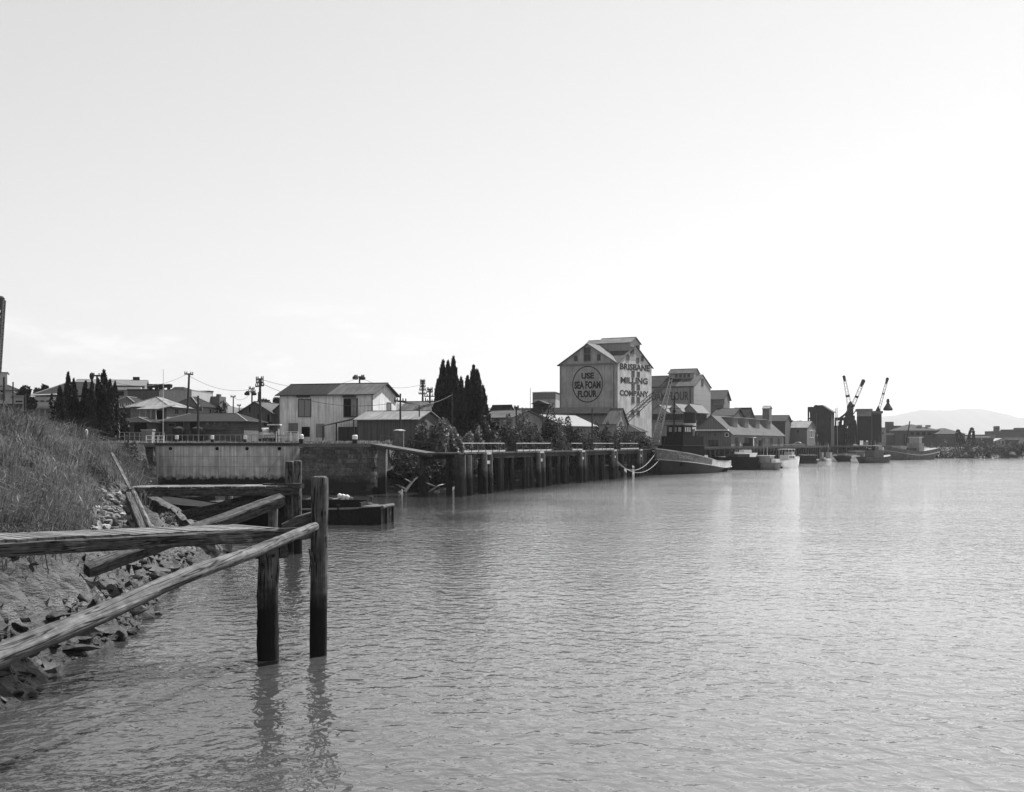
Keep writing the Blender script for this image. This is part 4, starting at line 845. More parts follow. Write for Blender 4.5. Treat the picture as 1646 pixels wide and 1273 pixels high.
for px in (212, 217): b.win('f', px, px+4, 657, 664, fw=.08, frame=render_pale)
b.win('r', 280.5, 286.5, 656.5, 666, fw=.12, frame=render_pale, bars=1); b.win('f', 252, 262, 660, 676, name='opening')
a0, z0 = b.on('r', 279, 655.5); a1, _ = b.on('r', 289, 655.5); b.panel('window_hood', 'r', a0, a1, z0, z0+.15, render_pale, 0, .6)
t = thing('flagpole', 'tall thin white flagpole in front of the veranda house', 'flagpole', (X_at(262,170),170,6.5)); m = MB(); m.tube([(0,0,0),(.05,0,Z_at(594,170)-6.5)], [.06,.035], 6); obj('pole', m, white_paint, t); m = MB(); m.lathe([(0,-.08),(.08,0),(0,.08)], (.05,0,Z_at(594,170)-6.45), 8); obj('finial', m, white_paint, t)
# dark roofed house behind it
b = Bld('cottage', 'weatherboard house with dark hipped roof behind the veranda house', 276, 318, 190, -12, 7.2, pxR=345, cat='house')
b.hip(b.zl(654,300), b.zl(637.5,310,b.d*.5), M(.3,.2,(1,1,5),corr=((0,0,1),4,.25)), M(.02,.3,(1,1,1)), over=.6); b.win('f', 303, 311, 655, 658, fw=.06); b.win('f', 316, 325, 655, 660, fw=.06)
b.win('r', 336, 339, 657, 664, fw=.1, frame=render_pale)
# factory blocks behind
b = Bld('factory', 'dark brick factory with a row of roof vents and a pale end wall', 205, 256, 232, 2, 8.0, d=16, cat='factory')
b.flat(b.zl(627.5, 230), M(.12,.25,VST,speck=.15), steel_dark, over=.1); 
for px in (236, 245, 251, 255, 265):
    u, z = b.on('f', px, 627); m = MB(); m.lathe([(.35,z-.3),(.35,z+.55),(.7,z+.6),(.75,z+1.25),(.3,z+1.35)], (u,3,0), 10); obj('roof_vent', m, steel_dark, b.t)
b = Bld('workshop', 'pale rendered workshop behind the veranda house roof', 257, 308, 226, -2, 8.0, d=14, cat='workshop'); b.flat(b.zl(627.5,280), M(.4,.15,VST,speck=.06), M(.3,.2), over=.05, t=.15)
m = MB(); h = b.zl(627.5,280); m.add([(0.8,3,h+.16),(b.w*.6,3,h+.16),(b.w*.78,8,h+.16),(.8,8,h+.16),(1.2,5,h+.9),(b.w*.5,5,h+.9)], [(0,1,5,4),(1,2,5),(2,3,4,5),(3,0,4)]); obj('roof_lantern', m, roof_dark, b.t)
b = Bld('brick_block', 'dark square parapet block beside the leaning power pole', 309, 336, 238, -8, 8.0, pxR=342, cat='building'); b.flat(b.zl(630,320), M(.13,.2,VST), steel_dark, over=.15); m = MB(); m.box(b.w+.05,b.w+2.0,.5,4,-1,b.zl(637,338)); obj('side_wing', m, M(.13,.2,VST), b.t); m = MB(); m.box(b.w+.9,b.w+1.6,1.5,2.5,b.zl(637,338)+.01,b.zl(633,338)); obj('chimney', m, M(.1,.2), b.t)
b = Bld('gabled_house', 'small pale gabled house beside the round dark tree', 339, 356, 245, -10, 8, pxR=366, cat='house'); b.gable(b.zl(649,348), b.zl(641,348), 'v', render_grey, roof_mid, over=.3, hang=.4)
b = Bld('hall', 'long hall with curved pale roof rising behind the cypresses', 120, 232, 285, 15, 9, d=22, cat='hall')
he = b.zl(620,200); hr = b.zl(611.5,200,11); b.gable(he, hr, 'u', M(.22,.15,VST), M(.18,.15,(1,1,1)), over=.5); m = MB(); m.box(b.w*.8,b.w*.8+1.6,10.5,11.5,hr+.1,hr+.9); obj('ridge_vent', m, steel_dark, b.t)
b = Bld('white_store', 'long flat store with bright white fascia behind the cypresses', 184, 226, 250, 0, 8.5, d=14, cat='store'); b.flat(b.zl(624.5,205), M(.3,.2,VST), M(.2,.2), over=.1, t=.1); a, z = b.on('f', 184, 622.5); b.panel('fascia', 'f', -.2, b.w+.2, z-.55, z, white_paint, .03, .45)
b.win('f', 188, 199, 629, 636, name='opening'); 
b = Bld('cottage', 'small house with white window band behind the right end of the cypresses', 187, 213, 205, 0, 7.6, d=8, cat='house'); b.hip(b.zl(647,200), b.zl(638,200,4), board_dark, roof_dark, over=.5); b.win('f', 193, 199, 648, 654, fw=.14, frame=white_paint, bars=1); b.win('f', 202, 211, 648, 654, fw=.14, frame=white_paint, bars=2)
# hotel with big roof
b = Bld('hotel', 'two storey hotel with arcaded balcony and big dark hipped roof', 35, 91, 215, 17, 8.0, d=14, cat='hotel')
zt = b.zl(636, 60); m = MB(); m.box(0,b.w+10,2.0,14,-1,zt-.1); obj('wall', m, M(.32,.15,VST), b.t); zrr = b.zl(614,90,8); 
zw = b.zl(634,60); m = MB(); c = [(1.5,1.4,zw),(b.w+10.6,1.4,zw),(b.w+10.6,14.6,zw),(1.5,14.6,zw),(7.4,8,zrr),(b.w+6,8,zrr)]; m.add(c, [(0,1,5,4),(1,2,5),(2,3,4,5),(3,0,4),(3,2,1,0)]); obj('roof', m, M(.03,.3,(1,1,1)), b.t); m = MB(); m.bar(c[0],c[4],.3,.15); m.bar(c[4],c[5],.3,.15); obj('ridge_cap', m, render_grey, b.t)
m = MB(); m.slab([(-.4,-.4,zt),(b.w,-.4,zt+.3),(b.w,2.1,zt+.5),(-.4,2.1,zt+.2)], .15); obj('balcony_roof', m, M(.4,.15), b.t)
z1 = b.zl(645.5,60); z2 = b.zl(641,60); zb = b.zl(653.5,60)
m = MB(); n = 6
for i in range(n+1):
    u = b.w*i/n; m.box(u-.12,u+.12,.0,.2,zb,zt-.1)
    if i < n:
        du = b.w/n-.24; arc = [(u+.12+du/2-du/2*math.cos(math.pi*k/8), .05, z1+.05+(z2-z1-.25)*math.sin(math.pi*k/8)) for k in range(9)]
        m.prism(arc+[(u+.12+du,.05,zt-.15),(u+.12,.05,zt-.15)], (0,.1,0))
obj('arcade', m, M(.45,.15), b.t); m = MB(); m.box(-.1,b.w+.1,-.05,.0,zb,z1-.1); obj('balustrade', m, M(.42,.12,VST), b.t); m = MB(); m.box(-.2,b.w+.2,-.2,1.99,zb-.35,zb-.05); obj('balcony_floor', m, M(.3,.2), b.t)
m = MB()
for i in range(n+1): u = b.w*i/n; m.box(u-.1,u+.1,0,.2,-1,zb-.36)
obj('veranda_post', m, M(.3,.2), b.t)
b = Bld('white_building', 'white building with tall square stair tower at the far left edge', -60, 27, 200, 20, 8.0, pxR=37, cat='building')
he = b.zl(627,10); b.hip(he, b.zl(612,8,b.d/2), M(.5,.12,VST), M(.05,.3,(1,1,1)), over=.6); m = MB(); u1 = b.on('f',11,620)[0]; m.box(u1-6,u1,1.2,6,he,b.zl(600,8,2)); obj('tower', m, M(.55,.1,VST), b.t); m = MB(); m.box(u1-6.1,u1+.12,1.1,6.1,b.zl(600,8,2)+.01,b.zl(598.5,8,2)); obj('tower_cap', m, render_grey, b.t)
b.win('f', 1.5, 6, 628, 630.5, name='vent'); 
for k in range(3): b.win('f', -12+k*7, -8+k*7, 634, 642)
b.win('r', 21, 27, 629, 633)
b = Bld('bus_shelter', 'long pale low building with dark openings left of the hotel', 21, 38, 190, 24, 7.6, d=6, cat='shelter'); b.flat(b.zl(638,30), M(.42,.15,VST), M(.3,.2)); b.win('f', 25, 36, 644, 646.5, name='opening')
b = Bld('picket_wall', 'dark low wall in front of the white building', -30, 36, 165, 2, 7.2, d=.4, cat='wall'); b.flat(b.zl(650,15), M(.06,.3), M(.06,.3), over=.02, t=.1)
# twin gabled shed behind the pole
b = Bld('gabled_shed', 'grey twin gabled shed behind the tall power pole', 384, 436, 200, -9, 6.8, pxR=None, d=16, cat='shed')
he = b.zl(663,436); hr = b.zl(646.5,405); b.gable(he, hr, 'v', M(.13,.25,VST,corr=((1,0,0),1.5,.2)), roof_mid, over=.4, hang=.6)
for p0,p1,y0,y1 in ((400.5,402.5,654,663),(419.5,421.5,656,663),(414,416,666,675),(430,433,666,677)): b.win('f', p0,p1,y0,y1,name='vent')
b.win('f', 408, 415, 681, 687, name='opening'); b.win('f', 424, 437, 678, 684, name='opening')
m = MB(); m.tube([(b.w*.9,9,hr-1),(b.w*.9,9,hr+1.1)], .22, 8); obj('chimney', m, render_pale, b.t)
b = Bld('gabled_shed', 'right hand gable shed tucked behind the white warehouse', 437, 470, 201, -9, 6.8, d=14, cat='shed'); b.gable(b.zl(663,438), b.zl(648,454), 'v', M(.13,.25,VST,corr=((1,0,0),1.5,.2)), roof_mid, over=.4, hang=.4)
t = thing('ticket_booth', 'small white booth beside the parked car', 'booth', (X_at(441,162),162,6.4)); m = MB(); m.box(-.65,-.55,-.6,.6,-.5,2.1); m.box(.5,.62,-.6,.6,-.5,2.1); m.box(-.55,.5,.4,.6,-.5,2.1); obj('body', m, render_grey, t); m = MB(); m.box(-.85,.9,-.8,.8,2.1,2.25); obj('lid', m, white_paint, t)
# roofs between cypress cluster and mill
b = Bld('gabled_house', 'dark gabled roof just right of the tall cypresses', 786, 812, 232, -30, 6.0, pxR=828, cat='house'); b.gable(b.zl(668,800), b.zl(652,812,b.d/2), 'u', iron_grey, roof_dark, over=.4)
b = Bld('store_shed', 'pale curved roof shed below the dark gabled roof', 772, 823, 215, -34, 5.6, d=10, cat='shed'); b.gable(b.zl(671,810), b.zl(661,795,5), 'u', iron_grey, roof_mid, over=.4)
b = Bld('concrete_store', 'grey flat topped store with pale lower wall left of the mill', 856, 893, 310, -10, 5.5, pxR=906, cat='store'); z = b.zl(642,870); b.flat(z, M(.42,.2,VST,corr=((.7,.7,0),.35,.25)), M(.3,.2), wn='lower_wall', over=.02, t=.02); m = MB(); h = b.zl(630.5,870); m.box(0,b.w,0,b.d,z+.03,h); obj('upper_wall', m, M(.2,.15,VST), b.t); m = MB(); m.add([(-.2,-.2,h+.01),(b.w+.2,-.2,h+.01),(b.w+.2,b.d+.2,h+.01),(-.2,b.d+.2,h+.01),(b.w*.3,b.d/2,h+.6),(b.w*.8,b.d/2,h+.6)], [(0,1,5,4),(1,2,5),(2,3,4,5),(3,0,4),(3,2,1,0)]); obj('roof', m, M(.25,.2), b.t)
b.winl('f', b.w*.22, b.w*.26, z-5, z-.3, name='vent', mat=steel)
# long dark roofed shed below the mill
b = Bld('goods_shed', 'long goods shed with dark clerestory roof in front of the flour mill', 826, 991, 250, -24, 5.2, pxR=1008, cat='shed')
he = b.zl(680, 985); hr = b.zl(657.5, 1000, b.d/2); b.gable(he, hr, 'u', M(.3,.2,VST), M(.14,.2,(2.5,.3,.3)), over=.4, hang=.4)
m = MB(); h1 = hr-1.9; m.prism([(-.6,b.d*.26,h1),(b.w-5.0,b.d*.26,h1),(b.w-3.6,b.d*.5,hr+.45),(-.6,b.d*.5,hr+.45)], (0,.01,0))
m = MB(); m.slab([(-1,b.d*.2,hr-.9),(b.w-2.5,b.d*.2,hr-.9),(b.w-2.5,b.d*.5,hr+.5),(-1,b.d*.5,hr+.5)], .2); m.slab([(-1,b.d*.5,hr+.5),(b.w-2.5,b.d*.5,hr+.5),(b.w-2.5,b.d*.8,hr-.9),(-1,b.d*.8,hr-.9)], .2); obj('clerestory_roof', m, M(.035,.3,(1,1,1)), b.t)
u = b.on('f', 860, 657)[0]; m = MB(); m.box(u-1.4,u+1.4,b.d/2-1,b.d/2+1,hr+.52,hr+1.3); m.prism([(u-2,b.d/2-1.5,hr+1.32),(u+2,b.d/2-1.5,hr+1.32),(u,b.d/2-1.5,hr+2.1)], (0,3,0)); obj('ridge_vent', m, steel_dark, b.t)
a = b.on('r', 999, 680); b.winl('r', a[0]-1.1, a[0]+1.1, a[1]-1.2, a[1]+2.6, name='door', mat=iron_grey)
# pale roofed shed in front
b = Bld('boat_shed', 'shed with wide pale iron roof among the bushes below the mill', 845, 905, 222, -40, 4.6, pxR=957, cat='shed')
he = b.zl(680, 846); hr = b.zl(667, 868); b.gable(b.zl(684,905), hr, 'v', M(.26,.2,VST), M(.26,.2,(1,1,1),rough=.5), over=.4, hang=.5, ridge=.42)
for px in (893,897,907,912): b.win('f' if px < 905 else 'r', px, px+2.5, 685, 692, fw=.06)
b = Bld('hip_house', 'dark hipped roof building half hidden by bushes in front of the mill', 958, 1028, 256, -15, 4.8, pxR=1038, cat='house'); b.hip(b.zl(694,1000), b.zl(679,990,b.d/2), M(.17,.2,VST), M(.025,.3,(1,1,1)), over=.5, inset=4)
b = Bld('long_store', 'long flat grey store between the mill and the tug', 1000, 1112, 285, -14, 5.0, d=9, cat='store'); b.flat(b.zl(678.5,1060), M(.28,.2,VST,corr=((1,0,0),.4,.2)), M(.15,.2), over=.3, t=.5)
b.win('f', 1038, 1047, 691, 701, name='door', mat=render_pale); b.win('f', 1027, 1036, 692, 700, name='opening')
# --- the flour mill
b = Bld('flour_mill', 'tall flour mill with painted round sign, cross gables and rooftop tower', 900, 991.5, 266, -28.6, 5.0, pxR=1046, cat='mill')
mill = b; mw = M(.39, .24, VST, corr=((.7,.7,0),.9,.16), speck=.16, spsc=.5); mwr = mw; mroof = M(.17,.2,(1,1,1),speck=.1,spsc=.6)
he = b.zl(583, 991); hr = b.zl(553, 944); w_, d_ = b.w, b.d
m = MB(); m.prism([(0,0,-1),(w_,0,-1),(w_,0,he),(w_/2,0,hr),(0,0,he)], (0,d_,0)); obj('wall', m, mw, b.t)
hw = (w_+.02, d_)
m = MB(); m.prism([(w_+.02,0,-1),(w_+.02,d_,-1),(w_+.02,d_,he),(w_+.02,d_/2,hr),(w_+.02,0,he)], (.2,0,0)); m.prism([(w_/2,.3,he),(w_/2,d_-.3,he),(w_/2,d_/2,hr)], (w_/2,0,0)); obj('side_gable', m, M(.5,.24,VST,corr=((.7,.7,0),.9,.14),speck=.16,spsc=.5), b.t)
sl = (hr-he)/(w_/2); e = .55; g = .16; m = MB()
m.slab([(-e,-e,he-e*sl+g),(w_/2,-e,hr+g),(w_/2,d_+e,hr+g),(-e,d_+e,he-e*sl+g)], .14); m.slab([(w_/2,-e,hr+g),(w_+e,-e,he-e*sl+g),(w_/2,d_/2,hr+g)], .14); m.slab([(w_/2,d_/2,hr+g),(w_+e,d_+e,he-e*sl+g),(w_/2,d_+e,hr+g)], .14); obj('roof', m, mroof, b.t)
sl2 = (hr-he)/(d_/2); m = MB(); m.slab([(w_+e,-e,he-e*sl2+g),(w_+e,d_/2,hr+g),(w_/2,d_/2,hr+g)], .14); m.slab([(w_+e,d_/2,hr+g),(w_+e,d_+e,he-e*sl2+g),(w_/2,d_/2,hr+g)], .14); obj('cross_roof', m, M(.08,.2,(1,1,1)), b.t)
m = MB(); b.panel('', 'f', -.05, w_+.05, he-.35, he+.05, None, .0, .2, m=m); b.panel('', 'f', -.02, .3, -1, he-.36, None, 0, .08, m=m); b.panel('', 'f', w_-.9, w_-.6, -1, he-.36, None, 0, .08, m=m); obj('trim_band', m, M(.2,.2), b.t)
# tower on the ridge
v0 = b.on('r', 1011, 560)[0]; v1 = b.on('r', 1027, 560)[0]; zt0 = b.zl(547.5, 1011, 3); zt1 = b.zl(538, 1019, 3)
uL = 2.6; b.gable(zt0, zt1, 'u', M(.33,.14,VST,corr=((.7,.7,0),.9,.1)), mroof, u0=w_*.45, u1=w_+.24, v0=v0, v1=v1, z0=he+1, wn='tower', rn='tower_roof', over=.35, hang=.4)
b.gable(zt0-.3, zt1-.35, 'u', M(.2,.14,VST), mroof, u0=w_*.2, u1=w_*.45-.02, v0=v0+.5, v1=v1-.3, z0=hr-2.2, wn='tower', rn='tower_roof', over=.2, hang=.3)
mwin = M(.07,.3,(1,1,1))
for px0, px1, py0, py1 in ((939,949,559,568),(939,949,570,580),(923.5,928,572,580),(960.5,965,570,579)): b.win('f', px0, px1, py0, py1, fw=.12, frame=M(.2,.2), mat=mwin, bars=1)
sz = b.on
for px, py0, py1 in ((1016,596,606.5),(1024.5,597.5,607),(1016,617,627),(1024.5,618,627.5),(1016,638,648),(1024.5,638.5,648),(1015.5,659.5,667),(1024.5,660,668)):
    a, z1 = b.on('r', px-2, py0); a1, z0 = b.on('r', px+2, py1); b.winl('r', a, a1, z0, z1, fw=.1, frame=M(.25,.2), mat=mwin, bars=1).location.x = .22
for px, hw_, py0, py1 in ((1014.5,2.6,557,570),(1007.5,2.0,570,579),(1023.5,1.8,575,584),(1030.5,2,572,581),(1024,2,555,560)): 
    a, z1 = b.on('r', px-hw_, py0); a1, z0 = b.on('r', px+hw_, py1); b.winl('r', a, a1, z0, z1, fw=.08, frame=M(.25,.2), mat=mwin).location.x = .26
sg = MB(); c0 = b.on('f', 944.5, 617.5); ry = (b.on('f', 944.5, 588)[1]-b.on('f', 944.5, 647)[1])/2; rx = (b.on('f', 969,617)[0]-b.on('f', 920,617)[0])/2
for k in range(48):
    a0_, a1_ = 2*math.pi*k/48, 2*math.pi*(k+1)/48
    sg.prism([(c0[0]+rx*q*math.cos(a), -.03, c0[1]+ry*q*math.sin(a)) for q, a in ((1,a0_),(1,a1_),(.945,a1_),(.945,a0_))], (0,-.03,0))
obj('sign_ring', sg, letter_black, b.t)
text('USE', 'f', b, 934.5, 955, 599, 609, b.t, letter_black, bold=.045); text('SEA FOAM', 'f', b, 923.5, 965.5, 612.5, 625, b.t, letter_black, bold=.045); text('FLOUR', 'f', b, 929, 959.5, 627.5, 638.5, b.t, letter_black, bold=.045)
def rtext(s, px0, px1, ya0, ya1, yb0, yb1):
    a0 = b.on('r', px0, 600)[0]; a1 = b.on('r', px1, 600)[0]; q = [b.on('r', px0, ya1)[1], b.on('r', px0, ya0)[1], b.on('r', px1, yb1)[1], b.on('r', px1, yb0)[1]]
    text_l(s, lambda x, z: (w_+.24, a0+(a1-a0)*x, (q[0]+(q[1]-q[0])*z)*(1-x)+(q[2]+(q[3]-q[2])*z)*x), b.t, letter_black, bold=.03)
rtext('BRISBANE', 995, 1042.5, 583.5, 593.5, 587, 597.5); rtext('MILLING', 996, 1039.5, 605.5, 615.5, 608, 618); rtext('COMPANY', 994.5, 1040.5, 626.5, 635.5, 629, 639)
# second mill
b = Bld('flour_mill', 'lower second mill with faded lettering and a long rooftop monitor', 1012, 1114.5, 325, -28.6, 5.0, pxR=1141.5, cat='mill')
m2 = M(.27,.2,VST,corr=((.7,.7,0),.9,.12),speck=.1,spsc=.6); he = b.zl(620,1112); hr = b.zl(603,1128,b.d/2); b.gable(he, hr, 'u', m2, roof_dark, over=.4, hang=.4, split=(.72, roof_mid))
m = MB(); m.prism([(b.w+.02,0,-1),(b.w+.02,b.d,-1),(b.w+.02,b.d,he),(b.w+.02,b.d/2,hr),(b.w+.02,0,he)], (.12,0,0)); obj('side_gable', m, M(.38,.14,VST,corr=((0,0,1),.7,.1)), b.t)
zt = b.zl(601,1080,b.d/2-2); 
ua = b.zl; u0 = b.on('f',1057,620)[0]; u1 = b.on('f',1104,620)[0]
b.gable(b.zl(600.5,1075,b.d/2-2), b.zl(594,1090,b.d/2), 'u', M(.3,.15,VST), roof_mid, u0=u0+1.5, u1=u1+.3, v0=b.d/2-2.2, v1=b.d/2+2.2, z0=he+1.2, wn='monitor', rn='monitor_roof', over=.3, hang=.3)
zz0 = b.zl(607.5,1075,b.d/2-2.2); zz1 = b.zl(600.8,1075,b.d/2-2.2); 
for k in range(4): m = MB(); u = u0+3.4+k*(u1-u0-4.2)/3.6; m.box(u,u+.75,b.d/2-2.28,b.d/2-2.15,zz0,zz1-.15); obj('louvre', m, steel, b.t)
a = b.on('r', 1128, 614.5); b.winl('r', a[0]-.75, a[0]+.75, a[1]-1, a[1]+.9, mat=mwin, fw=.1).location.x = .14
text('SEA FOAM FLOUR', 'f', b, 1022, 1107, 630, 644, b.t, M(.08,.4,(2,2,2),speck=.3,spsc=3), bold=.025);
m = MB(); b.panel('', 'f', 0, b.w, he-.45, he-.1, None, 0, .1, m=m); b.panel('', 'f', b.w-1.1, b.w-.7, 0, he-.5, None, 0, .08, m=m); obj('trim_band', m, M(.1,.2), b.t)
# gabled sheds at its foot
for k, (pl, pr, yr, ye, lab) in enumerate(((1046,1073,651,662,'first of the pale roofed gable sheds at the foot of the second mill'),(1072,1098,649,662,'middle pale roofed gable shed with a bright gable at the foot of the second mill'),(1096,1120,649.5,662,'last pale roofed gable shed, shaded gable, at the foot of the second mill'))):
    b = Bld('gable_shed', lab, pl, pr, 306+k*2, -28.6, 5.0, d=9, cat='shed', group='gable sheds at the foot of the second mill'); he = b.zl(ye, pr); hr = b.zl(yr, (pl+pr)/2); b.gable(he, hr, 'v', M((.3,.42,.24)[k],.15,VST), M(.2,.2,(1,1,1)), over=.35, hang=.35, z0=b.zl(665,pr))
    m = MB(); m.box(.3,b.w-.3,.3,8.7,-1,b.zl(665,pr)-.02); obj('lower_wall', m, M(.045,.3), b.t)
b = Bld('mill_office', 'flat grey office block right of the second mill', 1138, 1163, 352, -20, 5, pxR=1173, cat='building'); he = b.zl(641,1160); b.gable(he, b.zl(628,1160,b.d/2), 'u', M(.17,.2,VST), M(.05,.2,(1,1,1)), over=.5, hang=.6)
for k in range(5): px = 1148+k*3.6; b.win('f', px, px+1.8, 643, 650, fw=.1, frame=M(.3,.2), mat=M(.2,.2))
b = Bld('mill_annexe', 'dark low annexe with sloping roof behind the gabled wharf shed', 1145, 1178, 340, -20, 5, pxR=1196, cat='building'); b.gable(b.zl(668,1180), b.zl(657,1175,b.d/2), 'u', M(.09,.2,VST), M(.04,.2,(1,1,1)), over=.4)
b = Bld('gabled_house', 'dark gable poking above the wharf shed roof', 1176, 1200, 372, -28, 5, pxR=1212, cat='house'); b.gable(b.zl(672,1200), b.zl(656,1198,b.d/2), 'u', M(.08,.2), roof_dark, over=.4)
b = Bld('dark_store', 'dark low pitched roof beyond the dormered wharf shed', 1205, 1262, 400, -20, 5, pxR=1272, cat='store'); b.gable(b.zl(677,1250), b.zl(668,1240,b.d/2), 'u', M(.08,.2), roof_dark, over=.4)
b = Bld('hoist_tower', 'small square hoist tower above the dormered wharf shed', 1225.5, 1236.5, 392, -25, 5, pxR=1240.5, cat='tower'); b.gable(b.zl(656.5,1236), b.zl(653,1238,b.d/2), 'u', M(.16,.2,VST), M(.3,.2,(1,1,1)), over=.2, hang=.2)
# wharf shed with dormers
b = Bld('wharf_shed', 'long wharf shed with four roof dormers and a boarded gable', 1112, 1175, 300, -25, 4.95, d=62, cat='shed')
he = b.zl(696,1175); hr = b.zl(667.5,1141); b.gable(he, hr, 'v', M(.2,.25,VST,corr=((1,0,0),1.6,.25)), M(.1,.22,(.3,2.5,.3),corr=((0,1,0),1.0,.12),speck=.12,spsc=.4), over=.5, hang=.6)
for kv, dl in ((8,0),(20,0),(33,0),(47,0)):
    uu0 = b.w*.56; zr = hr-.5; m = MB(); m.prism([(uu0,kv,hr-(uu0-b.w/2)*(hr-he)/(b.w/2)),(b.w*.84,kv,he+.75),(b.w*.84,kv,zr)], (0,5.2,0)); o = obj('dormer', m, M(.2,.2,VST), b.t)
    m = MB(); m.slab([(uu0-.6,kv-.3,zr+.28),(b.w*.84+.4,kv-.3,zr+.12),(b.w*.84+.4,kv+5.5,zr+.12),(uu0-.6,kv+5.5,zr+.28)], .14); obj('dormer_roof', m, M(.2,.2), o)
    m = MB(); m.box(b.w*.84+.01,b.w*.84+.08,kv+.5,kv+4.6,he+1.1,zr-.25); obj('louvre', m, steel, o)
a0, z0 = b.on('f', 1114, 692.5); a1, _ = b.on('f', 1172, 690.5); b.panel('awning', 'f', a0, a1, z0, z0+.3, white_paint, .02, 1.4)
for p0,p1,y0,y1 in ((1122,1125,696,700),(1148,1151,696,700),(1166,1170.5,696.5,701)): b.win('f', p0,p1,y0,y1, fw=.15, frame=white_paint if p0 > 1160 else M(.2,.2))
a, z = b.on('f', 1146, 707); b.winl('f', a-1.2, a+1.4, 0, z, name='door', mat=iron_dark)
for kv in (4,14,24,34,44,54): b.winl('r', kv, kv+3.2, .1, 2.6, name='door', mat=iron_dark)
# house beyond
b = Bld('wharf_office', 'plain grey house with bright end gable on the far wharf', 1249, 1297, 412, -25, 4.9, pxR=1310, cat='house'); b.gable(b.zl(687.5,1298), b.zl(677.5,1296,b.d/2), 'u', M(.19,.15,VST), roof_light, over=.4, hang=.3)
b.win('f', 1264, 1267.5, 691, 698, fw=.12); b.win('f', 1280.5, 1284, 691, 695, fw=.12)
for k in range(3): a, z = b.on('r', 1301+k*2.5, 692); b.winl('r', a, a+1.6, z-2.4, z, fw=.2, frame=white_paint)
b = Bld('sea_wall', 'grey concrete loading wall with pale rail beside the far house', 1312, 1333, 442, -10, 4.8, d=6, cat='wall'); b.flat(b.zl(703,1320), M(.24,.2,(1,1,1)), M(.36,.2), over=.2, t=.5); b.winl('f', .6, 1.6, .2, 2.2, name='opening')
# ------------------------------------------------------------------ boats
def boat(name, label, pbow, ybow, pstern, ystern, B, zb, zm, zs, mat, draft=.8, cat='boat', n=20, Yb=None, Ys=None, trans=.6, bul=0.0, bmat=None, group=None, tuck=.35, bowl=.35, sheer=None, dmat=None):
    a = PW(pbow, ybow) if Yb is None else Vector((X_at(pbow,Yb),Yb,0)); c = PW(pstern, ystern) if Ys is None else Vector((X_at(pstern,Ys),Ys,0))
    L = (a-c).length; mid = (a+c)/2; rz = math.atan2((a-c).y, (a-c).x); t = thing(name, label, cat, (mid.x,mid.y,0), rz, group)
    rg, inf = hull_mesh(L, B, zb, zm, zs, draft, n, trans=trans, tuck=tuck, bowl=bowl, sheer=sheer)
    obj('hull', shell(rg), mat, t, smooth=True)
    dz = .45 if bul else .08
    m = MB(); up = [(x, hb*.97, z-dz) for x,hb,z in inf]; m.loft([[(x,hb,z),(x,-hb,z)] for x,hb,z in up], caps=False, close=False)
    for (x0,h0,z0),(x1,h1,z1) in zip(up, up[1:]): pass
    obj('deck', m, dmat or M(.3,.3,(1,4,1)), t)
    return t, L, inf
def rail_line(inf, dz, r, sides=(1,-1), out=.03):
    m = MB()
    for sg in sides: m.tube([(x,(hb+out)*sg,z+dz) for x,hb,z in inf], r, 6)
    return m
T, L, inf = boat('tugboat', 'black steam tug with banded funnel and pale bulwark moored by the pile wharf', 1058, 763, 1149, 758, 7.6, 4.9, 2.75, 2.85, M(.014,.4,(1,1,1),rough=.6,spec=.15,speck=.3), 1.5, cat='tugboat', trans=.66, n=26, bul=1, bowl=.5, sheer=[4.95,4.1,3.2,2.35,2.05,2.2])
# bulwark strake, paler than the hull; sunlight aft is put into the colour
sunlit_bw = M(.55,.25,(.6,.6,1.5),speck=.2,spsc=1.5,rough=.55)
def strake(inf, fz, z1f, out, i0=0, i1=99):
    m = MB(); n = len(inf)-1; zz = [np.interp(i/n, [0,.45,.75,1], fz) for i in range(n+1)]
    for sg in (1,-1):
        m.loft([[(x,(hb+out)*sg,z-q),(x,(hb+out+.02)*sg,z-z1f),(x,(hb+out-.1)*sg,z-z1f),(x,(hb+out-.1)*sg,z-q)] for (x,hb,z),q in list(zip(inf,zz))[i0:i1]])
    return m, zz
sm, zz_ = strake(inf, [2.0,1.45,1.1,1.2], .02, .05, 0, 17); sm2, zz_ = strake(inf, [2.0,1.45,1.1,1.2], .02, .05, 16, 99); obj('bulwark', sm2, sunlit_bw, T, label='after part of the bulwark, coloured pale as if sunlit'); obj('bulwark', sm, M(.15,.3,(.6,.6,1.5),speck=.25,spsc=1.5,rough=.6), T, smooth=False)
m = MB(); m.loft([[(inf[-1][0]-.28,hb,z),(inf[-1][0]-.02,hb,z)] for hb,z in ((inf[-1][1],inf[-1][2]-.02),(inf[-1][1]*1.03,inf[-1][2]-1.1),(-inf[-1][1]*1.03,inf[-1][2]-1.1),(-inf[-1][1],inf[-1][2]-.02))]); 
sx, shb, sz = inf[-1]; m = MB(); st = [(sx-3.0*math.cos(q), shb*math.sin(q)) for q in [(-.5+i/10)*math.pi for i in range(11)]]
m.loft([[(x,y,sz-1.2) if True else 0,(x*1.0-.08,y*1.02,sz-.02),(x+.12,y*.95,sz-.02),(x+.12,y*.95,sz-1.2)] for x,y in st]); obj('bulwark', m, sunlit_bw, T)
m = MB(); m.loft([[(x*.0+sx+(x-sx)*f,y*f,z) for x,y in st] for f,z in ((1.04,sz-1.2),(1.0,1.0),(.75,.25),(.4,-.5))]); obj('counter_stern', m, M(.022,.4,(1,1,1),rough=.45,speck=.3), T, smooth=True)
